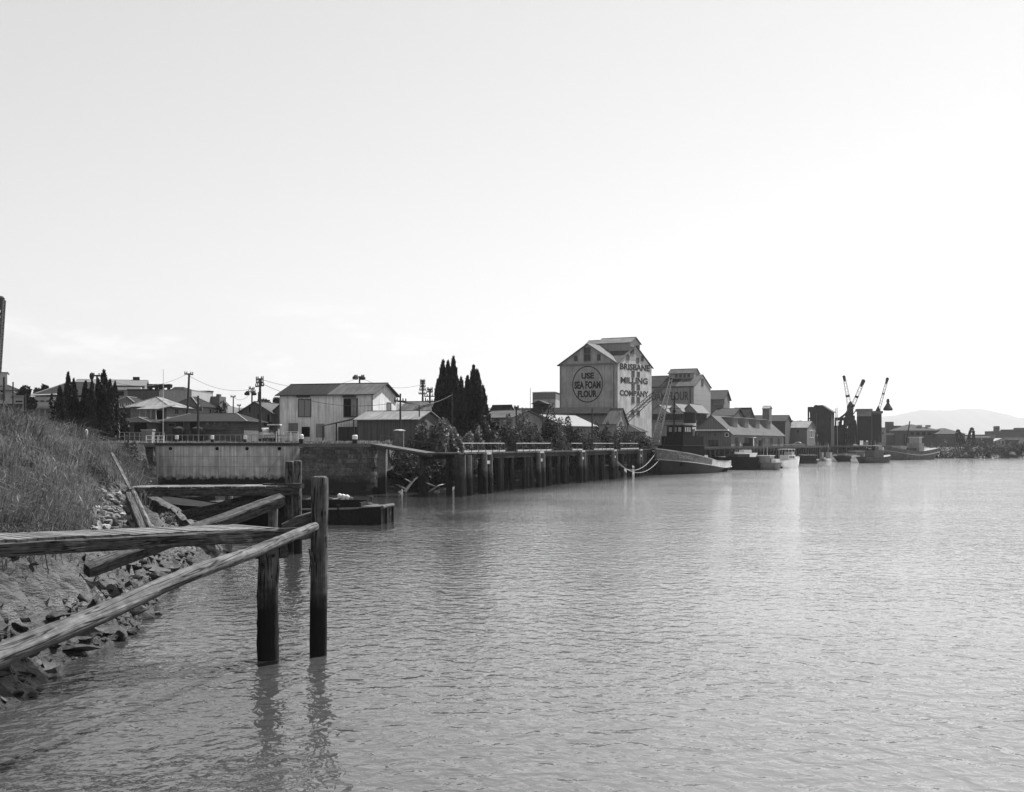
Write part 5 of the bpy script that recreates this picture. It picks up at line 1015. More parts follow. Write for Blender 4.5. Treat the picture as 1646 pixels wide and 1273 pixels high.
obj('rubbing_strake', rail_line([(x,h_,z-q) for (x,h_,z),q in zip(inf,zz_)], 0, .09, out=.08), M(.4,.2), T); obj('cap_rail', rail_line(inf, .03, .09, out=.02), M(.35,.2), T)
m = MB(); m.tube([(x-.05,y*1.03,sz-1.16) for x,y in st], .16, 6); m.tube([(x,y,sz+.03) for x,y in st], .1, 6); obj('stern_rail', m, M(.65,.2), T)
sup = M(.011,.35,(1,1,3),rough=.7,spec=.03,speck=.2)
def bx(p, name, x0,x1,y0,y1,z0,z1, mat): m = MB(); m.box(x0,x1,y0,y1,z0,z1); return obj(name, m, mat, p)
k = L/36.7
bx(T,'deckhouse', -3*k,11.5*k,-2.6,2.6,1.6,5.5,sup); bx(T,'boat_deck', -4*k,12*k,-3.1,3.1,5.51,5.7,M(.03,.3)); bx(T,'upper_house', -3.2*k,10*k,-2.3,2.3,5.71,7.5,sup)
wh = bx(T,'wheelhouse', 2.6*k,8.2*k,-1.8,1.8,7.51,9.6,sup); bx(wh,'wheelhouse_roof',3.0*k,8.7*k,-2.1,2.1,9.6,9.75,M(.06,.3)); 
for y in (-1.0,0,1.0): bx(wh,'window', 8.21*k,8.24*k,y-.32,y+.32,8.35,9.25,M(.35,.2,rough=.2))
for x in (4.2,5.5,6.9): 
    for sg in (1,-1): bx(wh,'window', (x-.4)*k,(x+.4)*k,1.8*sg-(0 if sg > 0 else .03),1.8*sg+(.03 if sg > 0 else 0),8.35,9.25,M(.5,.2,rough=.2))
for x in (-2.5, 1.0):
    for sg in (1,-1): bx(T,'door', (x-.4)*k,(x+.4)*k,2.4*sg-(0 if sg > 0 else .03),2.4*sg+(.03 if sg > 0 else 0),2.6,4.5,M(.3,.2))
fu = MB(); fx = -1.2*k; fu.lathe([(1.25,5.2),(1.25,8.6)], (fx,0,0), 20); fo = obj('funnel', fu, sup, T, smooth=False)
for z0,z1,c,r in ((8.61,9.35,.6,1.27),(9.36,9.62,.06,1.25),(9.63,10.15,.62,1.27),(10.16,12.3,.03,1.25),(12.3,12.5,.12,1.36)): m = MB(); m.lathe([(r,z0),(r,z1)],(fx,0,0),20); obj('funnel_band' if c > .1 else 'funnel_top', m, M(c,.15), fo)
for sg in (1,-1): m = MB(); m.tube([(fx+2.2*k,1.5*sg,5.2),(fx+2.2*k,1.5*sg,8.6)],[.3,.28],8); m.tube([(fx+2.2*k,1.5*sg,8.5),(fx+2.5*k,1.5*sg,9.1)],[.3,.55],8); obj('cowl_vent', m, M(.3,.3), T)
m = MB(); mxx = 9.2*k; m.tube([(mxx,0,3),(mxx-.5,0,15.5)],[.24,.13],8); m.tube([(mxx-.42,-1.5,13),(mxx-.42,1.5,13)],.06,6); m.tube([(mxx-.5,0,15.5),(mxx-.5,0,16.6)],.04,5); m.box(mxx-.6,mxx-.3,-.3,.3,12.2,12.7); obj('mast', m, black_paint, T)
m = MB()
for p in ((16*k,0,4.6),(5*k,2.2,5.2),(5*k,-2.2,5.2)): m.tube([(mxx-.45,0,14.8),p],.025,4)
obj('stay', m, steel, T)
m = MB(); m.lathe([(.35,3.2),(.3,4.4),(.45,4.5),(.45,4.7)],(14*k,0,0),12); m.box(12*k,13.2*k,-.8,.8,2.8,4.0); obj('windlass', m, black_paint, T)
for sg in (1,): 
    lb = MB(); rg2, i2 = hull_mesh(4.6,1.5,1.0,.8,1.0,.0,10); lb.loft([[ (x-4.2*k,y-2.6,z+5.5) for x,y,z in r] for r in rg2], close=False); o = obj('lifeboat', lb, sup, T)
m = MB()
for x in (-6.2*k,-2.4*k): m.tube([(x,-2.6,5.2),(x,-2.8,7.0),(x,-3.4,7.6)],.06,6)
obj('davit', m, M(.4,.2), T)
bx(T,'towing_house', -7.6*k,-3.1*k,-1.9,1.9,1.3,3.6,M(.45,.25)); bx(T,'hatch', -11.2*k,-8.4*k,-1.5,1.5,1.0,2.9,M(.5,.25)); bx(T,'hatch', -13.6*k,-12*k,-1.2,1.2,.9,2.5,M(.5,.25))
m = MB(); m.tube([(-9.8*k,-2.9,2.2),(-9.8*k,0,3.3),(-9.8*k,2.9,2.2)],.12,6); m.lathe([(.3,1.4),(.28,3.4),(.4,3.5)],(-7.0*k,0,0),10); obj('towing_beam', m, black_paint, T)
# name on the bow
def on_strake(t): 
    i = t*(len(inf)-1); a = int(i); f = i-a; p = [inf[a][q]+(inf[min(a+1,len(inf)-1)][q]-inf[a][q])*f for q in range(3)]; return p
def nm(x, z): p = on_strake(.16+.15*x); return (p[0], p[1]+.1, p[2]-1.15+.62*z)
text_l('CORONGAL', nm, T, M(.4,.2), name='name_lettering', bold=.01)
# mooring lines
for a, b, sag, lab in ((P(1057,723,229), P(981,732,199.5), 3.2, 'pale mooring rope sagging from the tug bow to the wharf'),(P(1068,727,231), P(985,733,201), 3.4, 'darker mooring rope hanging beside the pale one under the tug bow')):
    m = MB(); m.tube([a+(b-a)*i/14-Vector((0,0,sag*4*(i/14)*(1-i/14))) for i in range(15)], .055, 6); o = obj('mooring_rope', m, M(.4 if 'pale' in lab else .15,.2)); tag(o, lab, 'rope')
t, L_, i_ = boat('shade_hulk', 'added black hulk standing in for the shade under the further timber beam', 242, 0, 428, 0, 3.6, 2.3, 1.7, 1.8, M(.012,.5,(1,1,1),speck=.4,spec=.1), .8, cat='hulk', Yb=88, Ys=79, trans=.9, dmat=M(.02,.6,(1,3,1),speck=.5,spec=.1))  # added black hull, standing in for the deep shade under the beam
# dark barge and small craft along the far wharf
t, L_, i_ = boat('barge', 'big black flat hulled barge astern of the tug', 1217, 755.5, 1160, 754, 5.2, 3.0, 2.9, 3.0, M(.014,.3,rough=.5), 1, trans=.95, cat='barge', n=14); bx(t,'deckhouse', -2.6,1.6,-1.8,1.8,2.8,3.6,M(.06,.3))
t, L_, i_ = boat('cabin_cruiser', 'pale motor boat lying on the deck side of the black barge', 1182, 0, 1212, 0, 2.6, 1.5, 1.2, 1.2, M(1.1,.08,rough=.4), .5, Yb=280, Ys=283); t.location.z = 2.6; bx(t,'cabin', -1.4,1.0,-.9,.9,1.2,1.9,white_paint)
t, L_, i_ = boat('launch', 'small grey work launch with a bare mast beside the white cruiser', 1217, 755, 1250, 755.5, 3.2, 2.2, 1.5, 1.7, M(.2,.3,rough=.5), .6, trans=.9); c = bx(t,'cabin', -1.2,1.9,-1.1,1.1,1.5,3.2,M(.35,.2)); bx(c,'cabin_roof', -1.4,2.1,-1.3,1.3,3.2,3.32,white_paint); m = MB(); m.tube([(.0,0,3.3),(.1,0,7.4)],[.07,.04],6); obj('mast', m, M(.5,.2), t); bx(t,'stern_box', -2.6,-1.5,-1.0,1.0,1.5,2.5,white_paint)
for x in (-.6,.6): bx(c,'window', x-.35,x+.35,-1.13,-1.1,2.2,2.9,glass)
m = MB(); m.lathe([(.25,.3),(.32,.55),(.25,.8)],(-2.7,-1.62,0),8); obj('tyre_fender', m, black_paint, t)
t, L_, i_ = boat('cabin_cruiser', 'white twin deck cruiser with awning and portholes, bow to the right', 1282, 751.5, 1253, 752.5, 3.4, 2.9, 2.0, 1.9, M(1.1,.06,rough=.35), .6, trans=.85)
c = bx(t,'cabin', -2.4,1.3,-1.2,1.2,1.95,3.2,M(.9,.1)); f_ = bx(t,'awning', -2.8,.9,-1.4,1.4,4.55,4.68,white_paint)
for x in (-1.7,-.7,.3): bx(c,'window', x-.36,x+.36,1.2,1.23,2.4,2.95,glass); bx(c,'window', x-.36,x+.36,-1.23,-1.2,2.4,2.95,glass)
m = MB()
for x in (-2.6,-.9,.7):
    for y in (-1.3,1.3): m.tube([(x,y,3.2 if x > -2 else 2),(x,y,4.55)],.04,5)
obj('awning_post', m, white_paint, t); bx(t,'wheel_shelter', -.4,.9,-1.0,1.0,3.21,4.0,M(.5,.1))
m = MB()
for x in (.4,1.1,1.8):
    for sg in (1,-1):
        hb = 1.52-(max(0,x-.6)*.28); m.lathe([(.13,-.03),(.13,.03)],(x,hb*sg,1.45),8)
obj('porthole', m, dark_open, t)
t, L_, i_ = boat('barge', 'low flat pontoon with a dark covered hold', 1314, 745, 1285, 745, 4.4, 1.0, .95, 1.0, M(.05,.3), .5, trans=.95, cat='barge', n=12); bx(t,'cover', -2.4,2.2,-1.7,1.7,.95,2.5,M(.025,.3)); bx(t,'cover_top', -2.5,2.3,-1.8,1.8,2.5,2.58,M(.45,.2)); m = MB(); m.box(1.9,2.7,-2.1,2.1,1.0,1.35); obj('end_board', m, white_paint, t)
for i, (px, yb, dx, lab) in enumerate(((1289,739,5,'small white dinghy behind the white cruiser'),(1320,741,6,'light workboat hung with gear next to the pontoon'),(1333,741,6,'second light workboat, white bow, outside the first'))):
    t, L_, i_ = boat('workboat' if i else 'dinghy', lab, px+dx, yb, px-dx, yb+.3, 2.2, 1.3, .9, 1.0, M(1.1,.08,rough=.4) if i != 1 else M(.25,.2), .4)
    if i: 
        bx(t,'wheelhouse', -1.0,.5,-.8,.8,.9,3.0,M(.45,.2)); m = MB(); m.tube([(-.9,0,3),(-.9,0,6.2)],[.07,.04],6); m.tube([(-.9,0,5.6),(1.2,0,3.6)],.04,5); obj('mast', m, M(.6,.1), t)
t, L_, i_ = boat('hopper_barge', 'long dark dredging barge with low cabin among the far boats', 1399, 741.5, 1352, 742, 6, 2.2, 1.6, 2.0, M(.04,.3), .8, trans=.9, cat='barge'); bx(t,'cabin', -1.5,2.2,-1.5,1.5,1.5,3.4,M(.14,.2)); bx(t,'cabin_roof', -1.8,2.5,-1.8,1.8,3.4,3.55,M(.4,.2)); bx(t,'hatch_cover', 3.2,6.4,-1.6,1.6,1.7,2.5,white_paint); bx(t,'hold_cover', -7,-2.2,-1.8,1.8,1.5,2.6,M(.25,.3))
t, L_, i_ = boat('tugboat', 'small grey harbour tug with white bow patch ahead of the rusty coaster', 1429, 743.5, 1386, 744.5, 5, 2.6, 1.8, 2.0, M(.07,.3), .8, cat='tugboat'); bx(t,'deckhouse', -4,2,-1.6,1.6,1.7,3.9,M(.12,.3)); bx(t,'wheelhouse', -.5,1.8,-1.2,1.2,3.9,5.6,M(.3,.3)); bx(t,'awning', -4.6,-.8,-1.6,1.6,5.3,5.42,white_paint); m = MB(); m.lathe([(.5,3.9),(.5,6.5)],(-1.6,0,0),12); obj('funnel', m, M(.04,.2), t); m = MB(); m.tube([(2,0,3.9),(2,0,8.6)],[.08,.05],6); obj('mast', m, steel, t)
bx(t,'bow_patch', 2.6,4.4,-1.9,-1.75,.5,1.6,white_paint)
t, L_, i_ = boat('coaster', 'old coastal ship with raked derrick boom, the farthest boat on this bank', 1424, 739.5, 1494, 738.2, 8, 5.0, 3.2, 4.4, M(.1,.45,(.5,.5,1.2),speck=.3), 1.5, cat='ship', trans=.7, n=22)
obj('rubbing_strake', rail_line(i_, -1.5, .14, out=.05), M(.3,.3), t); bx(t,'superstructure', -7.2,-3.6,-2.5,2.5,3.0,6.2,M(.3,.25)); bx(t,'bridge', -6.6,-4.4,-2,2,6.2,8.3,M(.38,.2)); bx(t,'bridge_roof', -7,-4,-2.4,2.4,8.3,8.5,white_paint); bx(t,'hatch', -2.5,4,-2,2,3.1,4.4,M(.04,.3)); bx(t,'forecastle_tarp', 4.6,8.6,-1.8,1.8,3.8,5.2,M(.3,.2))
m = MB(); a_ = Vector((2.4,0,3.2)); m.tube([a_,a_+Vector((-3.6,0,11.2))],[.28,.2],8); m.tube([a_+Vector((.3,0,0)),a_+Vector((.4,0,6.5))],[.25,.2],8); obj('derrick', m, steel_dark, t); 
m = MB()
for x in (-8.2,-7.2,-6.4): m.tube([(x-.6,-2.4,3.6),(x-.8,-2.4,4.8),(x-.8,2.4,4.8),(x-.6,2.4,3.6)],.09,6)
obj('stern_frame', m, white_paint, t)

# ------------------------------------------------------------------ far wharf along the bank behind the boats
pl = [(31,240),(36,256),(48,282),(56.5,298),(81,352),(111,420),(139,456),(160,488)]
fw = thing('timber_wharf', 'long far timber wharf behind the tug and small boats', 'wharf', (30,238,0))
def fwp(p, off, z): return Vector((p[0]-30, p[1]-238, z))+off
m = MB(); dk = []; np_ = 0; mp_ = []; mw_ = MB()
for (a, b) in zip(pl, pl[1:]):
    a2, b2 = Vector((*a,0)), Vector((*b,0)); d = (b2-a2).normalized(); nn = Vector((-d.y,d.x,0)); q = Vector((30,238,0))
    m.prism([a2-q+Vector((0,0,4.6))-nn*1.5, b2-q+Vector((0,0,4.6))-nn*1.5, b2-q+Vector((0,0,4.6))+nn*9, a2-q+Vector((0,0,4.6))+nn*9], (0,0,.4))
    mw_.bar(a2-q+Vector((0,0,5.2))-nn*1.3, b2-q+Vector((0,0,5.2))-nn*1.3, .25, .25)
    ln = (b2-a2).length; k_ = 0
    while k_ < ln: mp_.append(a2-q+d*k_-nn*1.2); k_ += 4.2
obj('deck', m, M(.016,.3,(1,1,1),speck=.3,spec=.1), fw); obj('kerb', mw_, M(.04,.4,(.2,.2,.2)), fw)
for p in mp_[:90]:
    m = MB(); m.tube([(p.x,p.y,-2),(p.x,p.y,4.6)], [.32,.28], 8); obj('pile', m, wharf_timber, fw)

# ------------------------------------------------------------------ cranes and bins
def crane(name, label, base, tip, r, w0, w1, mat, tower=None, bands=(), head=None, n=12, cat='crane'):
    b_, t_ = Vector(base), Vector(tip); o = thing(name, label, cat, (b_.x,b_.y,hz(b_.x,b_.y))); q = Vector(o.location)
    m = MB(); m.lattice(b_-q, t_-q, w0, w1, n, r); obj('jib', m, mat, o)
    if head: m = MB(); d = (t_-b_).normalized(); m.tube([t_-q-d*head*1.6, t_-q-d*head*.4, t_-q+d*head*.3, t_-q+d*head*.6], [head*.25,head*.5,head*.6,head*.25], 8); obj('jib_head', m, steel_dark, o)
    for f in bands: m = MB(); p = b_+(t_-b_)*f-q; d = (t_-b_).normalized(); w = w0+(w1-w0)*f; m.tube([p-d*w*.35,p+d*w*.35], w*.6, 6); obj('jib_collar', m, steel_dark, o)
    if tower:
        m = MB(); hz_ = b_.z-q.z; m.lattice((0,0,-.3),(0,0,hz_-3), tower*1.5, tower, 6, .22); obj('tower', m, steel_dark, o); m = MB(); m.box(-tower*.6,tower*.6,-tower*.6,tower*.6,hz_-3.2,hz_+1); m.prism([(-tower*.6,-tower*.6,hz_+1),(tower*.6,-tower*.6,hz_+1),(tower*.1,-tower*.6,hz_+3)],(0,tower*1.2,0)); obj('cab', m, steel_dark, o)
    return o
grs = M(.2,.25); 
crane('harbour_crane', 'left leaning lattice wharf crane, its jib tip the highest of the far cranes', P(1366.5,657,470), P(1356.8,606,470), .06, 1.6, .8, steel, tower=1.7, bands=(.4,), head=1.1)
c2 = crane('harbour_crane', 'right leaning lattice wharf crane with wide braced jib crossing its neighbour', P(1364,668,462), P(1387.5,613,462), .065, 1.2, 1.1, steel, tower=1.8, bands=(.3,.55), head=1.4)
m = MB(); q = c2.location; m.bar(P(1364,662,462)-q, P(1349,673,462)-q, .7); m.box(*[v for ax in range(2) for v in ((P(1349,673,462)-q)[ax]-1.4,(P(1349,673,462)-q)[ax]+1.4)], (P(1349,676,462)-q).z, (P(1349,671,462)-q).z); m.bar(P(1370,668,462)-q, P(1376,659,462)-q, .3); obj('counterweight', m, steel_dark, c2)
m = MB()
for px in (1352,1358,1366,1374): m.bar(P(px,668+abs(px-1362)*.6,464)-q, P(px+(px-1362)*.35,715,464)-q, .8)
for py in (684,694,705): m.bar(P(1352,py,464)-q, P(1374,py-3,464)-q, .5)
m.box((P(1367,0,464)-q).x,(P(1372.5,0,464)-q).x,.5,4.5,-1,(P(1367,668,464)-q).z); obj('gantry_legs', m, steel_dark, c2)
c3 = crane('harbour_crane', 'thin lattice crane jib rising behind the narrower dark bin with a grab hanging', P(1411,665,480), P(1426.2,609.5,480), .06, 1.0, .65, steel, tower=1.4, bands=(.04,.58), head=1.2)
q = Vector(c3.location); m = MB(); top = P(1427.5,608,480)-q; gb = P(1427.3,646,480)-q; m.tube([top,gb],.05,5); obj('hoist_rope', m, steel, c3)
m = MB(); m.lathe([(.5,2.4),(.7,1.2),(.5,.8),(1.2,-.4),(2.0,-1.6),(1.8,-2.3),(.2,-2.4)], gb-Vector((0,0,1.2)), 8); obj('grab_bucket', m, steel_dark, c3)
# crane by the tug: raised lattice jib and its long back stay
c4 = crane('lattice_crane', 'pale lattice crane jib standing over the wharf beside the tug bow', P(1053,712,243), P(1078.5,609,243), .09, 1.6, .45, M(.45,.25), n=15, head=.6)
q = Vector(c4.location); m = MB(); f0, f1 = P(1004,676,262)-q, P(1077,611,243.5)-q; m.lattice(f0, f1, 1.1, .6, 16, .07); obj('back_stay', m, M(.16,.25), c4)
m = MB(); m.box(-2.2,2.6,-1.6,2.2,.2,2.8); m.box(.4,2.5,-1.61,.2,2.9,4.4); obj('cab', m, steel_dark, c4); m = MB(); m.tube([P(1078.5,609,243)-q,P(1066,690,243)-q],.05,4); m.tube([P(1078,612,243)-q,P(1050,716,244)-q],.06,4); obj('hoist_rope', m, M(.3,.2), c4)
# the lattice at the left edge of the photo
c5 = crane('harbour_crane', 'dark lattice crane jib at the far left edge of the view', P(-6,600,300), P(1.5,482,300), .3, 1.4, 1.4, M(.08,.3), n=26, bands=(.35,.42), head=1.6)
# dark bins
for (p0,p1,yt,yc,Y,lab) in ((1379.2,1400.5,657,669,470,'wider dark storage bin with a pale top, left of the pair'),(1402.3,1417.2,660.5,666,478,'narrower dark storage bin, right of the pair')):
    b = Bld('storage_bin', lab, p0, p1, Y, -12, 4.6, d=7, cat='bin', group='pair of dark storage bins on the far wharf'); z0 = b.zl(yc,(p0+p1)/2); z1 = b.zl(yt,(p0+p1)/2); h0 = b.zl(708,(p0+p1)/2)
    m = MB(); m.box(0,b.w,0,b.d,h0,z0); obj('body', m, M(.03,.25,VST), b.t); m = MB(); m.box(0.02,b.w-.02,.02,b.d,z0+.01,z1-1.0); obj('upper_band', m, M(.26 if p0 < 1400 else .1,.2), b.t); m = MB(); m.box(-.5,b.w+.5,-.5,b.d+.5,z1-.98,z1); obj('lid', m, M(.2 if p0 < 1400 else .12,.2), b.t)
    m = MB()
    for u in (.1, b.w*.5, b.w-.7):
        for v in (.1,b.d-.7): m.box(u,u+.6,v,v+.6,-.5,h0-.01)
    obj('leg', m, steel_dark, b.t)
# coal gantry shed
b = Bld('coal_gantry', 'skeletal coal gantry, left end open framing and the rest clad dark', 1298.5, 1336, 440, -22, 4.8, pxR=1341, cat='gantry')
zt = b.zl(655,1300); w = b.w; D_ = max(b.d,6); m = MB()
for u in (0.2, w*.12, w*.22, w*.35):
    for v in (0.2, D_-.2): m.bar((u,v,-.5),(u,v,zt if u < w*.3 else zt+1), .55)
for z in (zt*.35, zt*.55, zt*.72, zt): m.bar((0,.2,z),(w*.42,.2,z),.5); m.bar((0,D_-.2,z),(w*.42,D_-.2,z),.5)
m.bar((0,.2,zt*.35),(w*.22,.2,zt*.72),.35); m.bar((w*.22,.2,zt*.55),(w*.05,.2,zt),.35); obj('frame', m, steel_dark, b.t)
m = MB(); m.prism([(w*.25,-.1,zt*.55),(w*.42,-.1,zt*.3),(w*.42,-.1,-.5),(w,-.1,-.5),(w,-.1,b.zl(662,1336)),(w*.62,-.1,b.zl(651,1320)),(w*.28,-.1,b.zl(651.5,1310)),(w*.22,-.1,zt-.4)], (0,D_+.2,0)); obj('cladding', m, M(.035,.5,(.5,.5,.3)), b.t)
m = MB(); m.slab([(w*.6,-.5,b.zl(650.5,1320)),(w+.6,-.5,b.zl(661.5,1336)),(w+.6,D_+.5,b.zl(661.5,1336)),(w*.6,D_+.5,b.zl(650.5,1320))], .3); obj('roof', m, M(.15,.3), b.t)
b = Bld('conveyor_house', 'dark jumble of coal hoppers between the gantry and the cranes', 1338, 1357, 455, -15, 4.8, d=8, cat='hopper'); m = MB(); m.box(0,b.w,0,8,-1,b.zl(684,1345)); m.box(b.w*.2,b.w*.35,2,4,b.zl(684,1345)+.01,b.zl(674,1345)); m.box(b.w*.5,b.w*.7,2,5,b.zl(684,1345)+.01,b.zl(677,1345)); obj('hopper', m, M(.03,.4), b.t); m = MB(); u = b.w*.3; m.tube([(u,1,2),(u,1,b.zl(656,1346))],.15,6); obj('vent_pipe', m, steel, b.t)
t = thing('coal_heap', 'grey heap of coal spilling down the bank behind the far boats', 'heap', (X_at(1373,462),462,3.4)); m = MB(); m.loft([[(r*.95*math.cos(a*.393)*(1+.12*math.sin(a*3)), r*math.sin(a*.393), z) for a in range(16)] for r,z in ((8,-2),(5.5,-.3),(3,1.6),(.4,2.6))]); obj('heap', m, M(.13,.4,(1,1,1),speck=.4), t, smooth=True)
b = Bld('loading_shed', 'pale roofed low shed seen between the crane legs', 1355, 1382, 500, -10, 4.6, d=9, cat='shed'); b.flat(b.zl(692,1370), M(.2,.2), white_paint, over=.4, t=.5)
# far right buildings
b = Bld('tower_block', 'grey square tower with lower wing on the far shore', 1424, 1436.5, 560, -6, 4.6, pxR=1438, cat='tower'); b.flat(b.zl(679,1430), M(.14,.2), M(.1,.2), over=.0, t=.3); m = MB(); m.box(b.w+.05,b.w+4,2,9,-1,b.zl(684,1438)); obj('wing', m, M(.17,.2), b.t)
b = Bld('pale_store', 'pale low store left of the far tower', 1414, 1424, 545, -6, 4.6, d=9, cat='store'); b.flat(b.zl(688,1418), M(.35,.2), M(.1,.2), over=.2); b.win('f', 1418, 1420, 695, 698)
b = Bld('riverside_shed', 'large brick river shed with hipped roof and row of windows on the far shore', 1440, 1510, 545, -3, 4.4, d=26, cat='shed')
h = b.zl(692,1480); b.hip(h, b.zl(682.5,1480,13), M(.12,.25,VST), M(.06,.3,(1,1,1)), over=.5, inset=9)
for k in range(4): u = b.w*(.38+.13*k); b.winl('f', u-.7, u+.7, b.zl(699,1480), b.zl(695,1480), mat=M(.03,.2), fw=.1, frame=M(.05,.2))
for k in range(2): m = MB(); u = b.w*(.55+.2*k); m.box(u,u+2.2,4,5,h+1.5,h+2.6); obj('skylight', m, M(.4,.2), b.t)
b = Bld('riverside_shed', 'second brick river shed with long sloping roof and dark doorway', 1505, 1551, 540, -3, 4.4, d=24, cat='shed'); b.hip(b.zl(697.5,1530), b.zl(688.5,1520,12), M(.13,.25,VST), M(.055,.3,(1,1,1)), over=.5, inset=9); b.win('f', 1530, 1537, 707, 714, name='opening'); b.win('f', 1521, 1529, 708, 713, name='door', mat=M(.2,.2)); m = MB(); a, z = b.on('f', 1480, 703); m.box(-15,b.w*.82,-3.0,-.1,-1,z); obj('lower_wing', m, M(.1,.25,VST), b.t)
b = Bld('side_store', 'pale fascia shed behind the ship derrick on the far shore', 1425, 1450, 548, -5, 4.4, d=9, cat='store'); b.flat(b.zl(699,1440), M(.15,.2), M(.4,.2), over=.3, t=.8)
for (p, yt, lab, ln) in ((1549.5,695,'short dark timber dolphin tower leaning left on the far bank',-2.5),(1558.5,692,'dark lattice tower beside the leaning one on the far bank',1.0)):
    Y = 502; x = X_at(p,Y); t = thing('beacon_tower', lab, 'tower', (x,Y,hz(x,Y))); h = Z_at(yt,Y)-hz(x,Y); m = MB(); m.lattice((0,0,-1.5),(ln,0,h),3.2,1.4,4,.28); m.lathe([(.9,0),(.9,1.0),(.2,1.4)],(ln,0,h),8); obj('frame', m, steel_dark, t)
fr = [(1562,1600,700,'low pale building behind the two beacon towers',.3),(1577,1597,706,'dark long shed in front of the pale far buildings',.1),(1597,1626,704.5,'pale gabled warehouse on the far right shore',.5),(1624,1637,709,'small dark shed beside the pale far warehouse',.1),(1636,1680,704,'pale building cut by the right edge of the view',.45),(1596,1690,694,'big grey block on the far right skyline',.13),(1565,1590,703,'white roofed store low on the far right shore',.4)]
for i, (p0,p1,yt,lab,c) in enumerate(fr):
    Y = (640,560,560,555,570,700,590)[i]; b = Bld('far_building', lab, p0, p1, Y, (-4,2,-6,0,3,-3,-5)[i], 4.2, d=14, cat='building'); h = b.zl(yt,(p0+p1)/2); wm = M(c,.15,VST)
    if i == 2: b.gable(h-1.6, h, 'v', wm, M(.4,.2), over=.2, hang=.2); [b.winl('f', b.w*(.08+.2*k), b.w*(.16+.2*k), 1.4, 3.0, mat=M(.15,.2)) for k in range(5)]
    elif i == 5:
        b.flat(h, wm, M(.1,.2), over=0, t=.4); [obj('roof_house', (lambda mm: (mm.box(b.w*u,b.w*u+dw,3,9,h+.45,h+hh), mm)[1])(MB()), M(c,.2), b.t) for u,dw,hh in ((.1,1.6,3.4),(.22,9,1.4),(.45,7,2.4),(.68,10,1.2))]
    else: b.flat(h, wm, M(c*.6+.05,.2) if i != 6 else white_paint, over=.3, t=.5); b.winl('f', b.w*.2, b.w*.4, .8, 2.6, name='opening')
# ------------------------------------------------------------------ power poles
def ashore(px, Y, dm=1.0):
    while float(sdist(np.array([X_at(px,Y)]), np.array([float(Y)]))[0]) < dm and Y < 600: Y += 2
    return Y
def pole(px, ytop, Y, label, arms=(), r=.16, zg=None, lamps=(), name='power_pole', lean=0.0, mat=None):
    Y = ashore(px, Y); x = X_at(px,Y); zg = hz(x,Y) if zg is None else zg; t = thing(name, label, 'pole', (x,Y,zg)); h = Z_at(ytop,Y)-zg; m = MB(); m.tube([(0,0,-.5),(lean,0,h)], [r*1.15,r*.8], 8); obj('pole', m, mat or pole_timber, t)
    for (py, hw, tilt) in arms:
        z = Z_at(py,Y)-zg; w = hw*Y/FPX; cx = lean*z/h; m = MB(); m.bar((cx-w,-.2,z-tilt),(cx+w,-.2,z+tilt), .16, .2); a = obj('crossarm', m, pole_timber, t); m = MB()
        for q in (-.9,-.45,.45,.9): m.lathe([(.07,.1),(.09,.25),(.05,.4)], (cx+w*q,-.2,z+tilt*q), 6)
        obj('insulator', m, M(.15,.2), a)
    for (lx, ly) in lamps: m = MB(); m.lathe([(.12,.5),(.5,.1),(.45,-.25),(.1,-.3)], ((lx-px)*Y/FPX,-.2,Z_at(ly,Y)-zg), 8); obj('lamp_shade', m, steel_dark, t)
    return t
pole(299, 600, 185, 'leaning power pole with one crossarm above the veranda house', ((601.5,7,-.05),), .2, lean=.5)
pole(318.5, 636, 164, 'short bare pole in front of the long low shed', (), .17, lean=.0)
pole(375, 637, 262, 'small distant pole over the pale hills', ((638,4,0),), .15); pole(384.5, 651, 300, 'tiniest distant pole left of the twin gabled shed', ((652,3,0),), .15)
pole(405, 624, 212, 'lamp pole with two hanging shades above the twin gabled shed', ((625,4.5,-.05),(630,6,0)), .16, lamps=((397.5,633),(408.5,633)), name='lamp_pole')
pole(418, 608, 166, 'tall power pole with three crossarms left of the white warehouse', ((609.5,6,.04),(615,6,.05),(620.5,7,.08)), .2)
pole(415.5, 630, 230, 'plain stub pole close behind the tall three arm pole', (), .15)
pole(578, 604.5, 195, 'pole head poking above the white warehouse roof', ((606,8,.02),), .16, lamps=((571.5,607.5),(583,608)))
pole(643.5, 632.5, 150, 'dark pole with one crossarm between the warehouse and the gangway', ((645,10,-.05),), .13, zg=5.5)
t = pole(674, 651, 156, 'thin pole with a curved arm in front of the side shed gable', (), .1); m = MB(); h = Z_at(651,156)-t.location.z; m.tube([(0,0,h),(-1.5,0,h+.25),(-2.8,0,h+.5)],.06,6); obj('bracket_arm', m, pole_timber, t)
pole(679.5, 610.5, 215, 'tallest power pole with many crossarms left of the tall cypresses', ((613,4,0),(617,4,0),(622,4.5,0),(627,5.5,0),(633,6.5,0)), .2); pole(691, 624.5, 210, 'shorter power pole with crossarms just left of the tall cypresses', ((626,4.5,0),(630,5,0),(637,9,0),(645,8,0)), .2); pole(684, 639, 235, 'small far pole between the two power poles', (), .14)
pole(727, 632, 162, 'bare pole standing in front of the tall cypresses', (), .12); pole(830, 653.5, 212, 'short power pole right of the dark gabled roof', ((655,4,0),(657.5,3,0)), .17); pole(872, 655.5, 200, 'thin bare pole above the pale roofed boat shed', (), .1); pole(852.5, 624, 300, 'hairline mast left of the grey store', (), .07)
pole(952, 657, 203, 'dark pole in front of the flour mill among the bushes', (), .17); pole(1312.5, 663, 345, 'thin pole beside the skeletal coal gantry', (), .14); pole(1346, 655, 380, 'thin light pipe pole left of the far cranes', (), .12, mat=M(.3,.2))
pole(156, 602.5, 160, 'pole with a wide crossarm rising among the dark cypresses', ((604,9,0),), .17, zg=6.4)
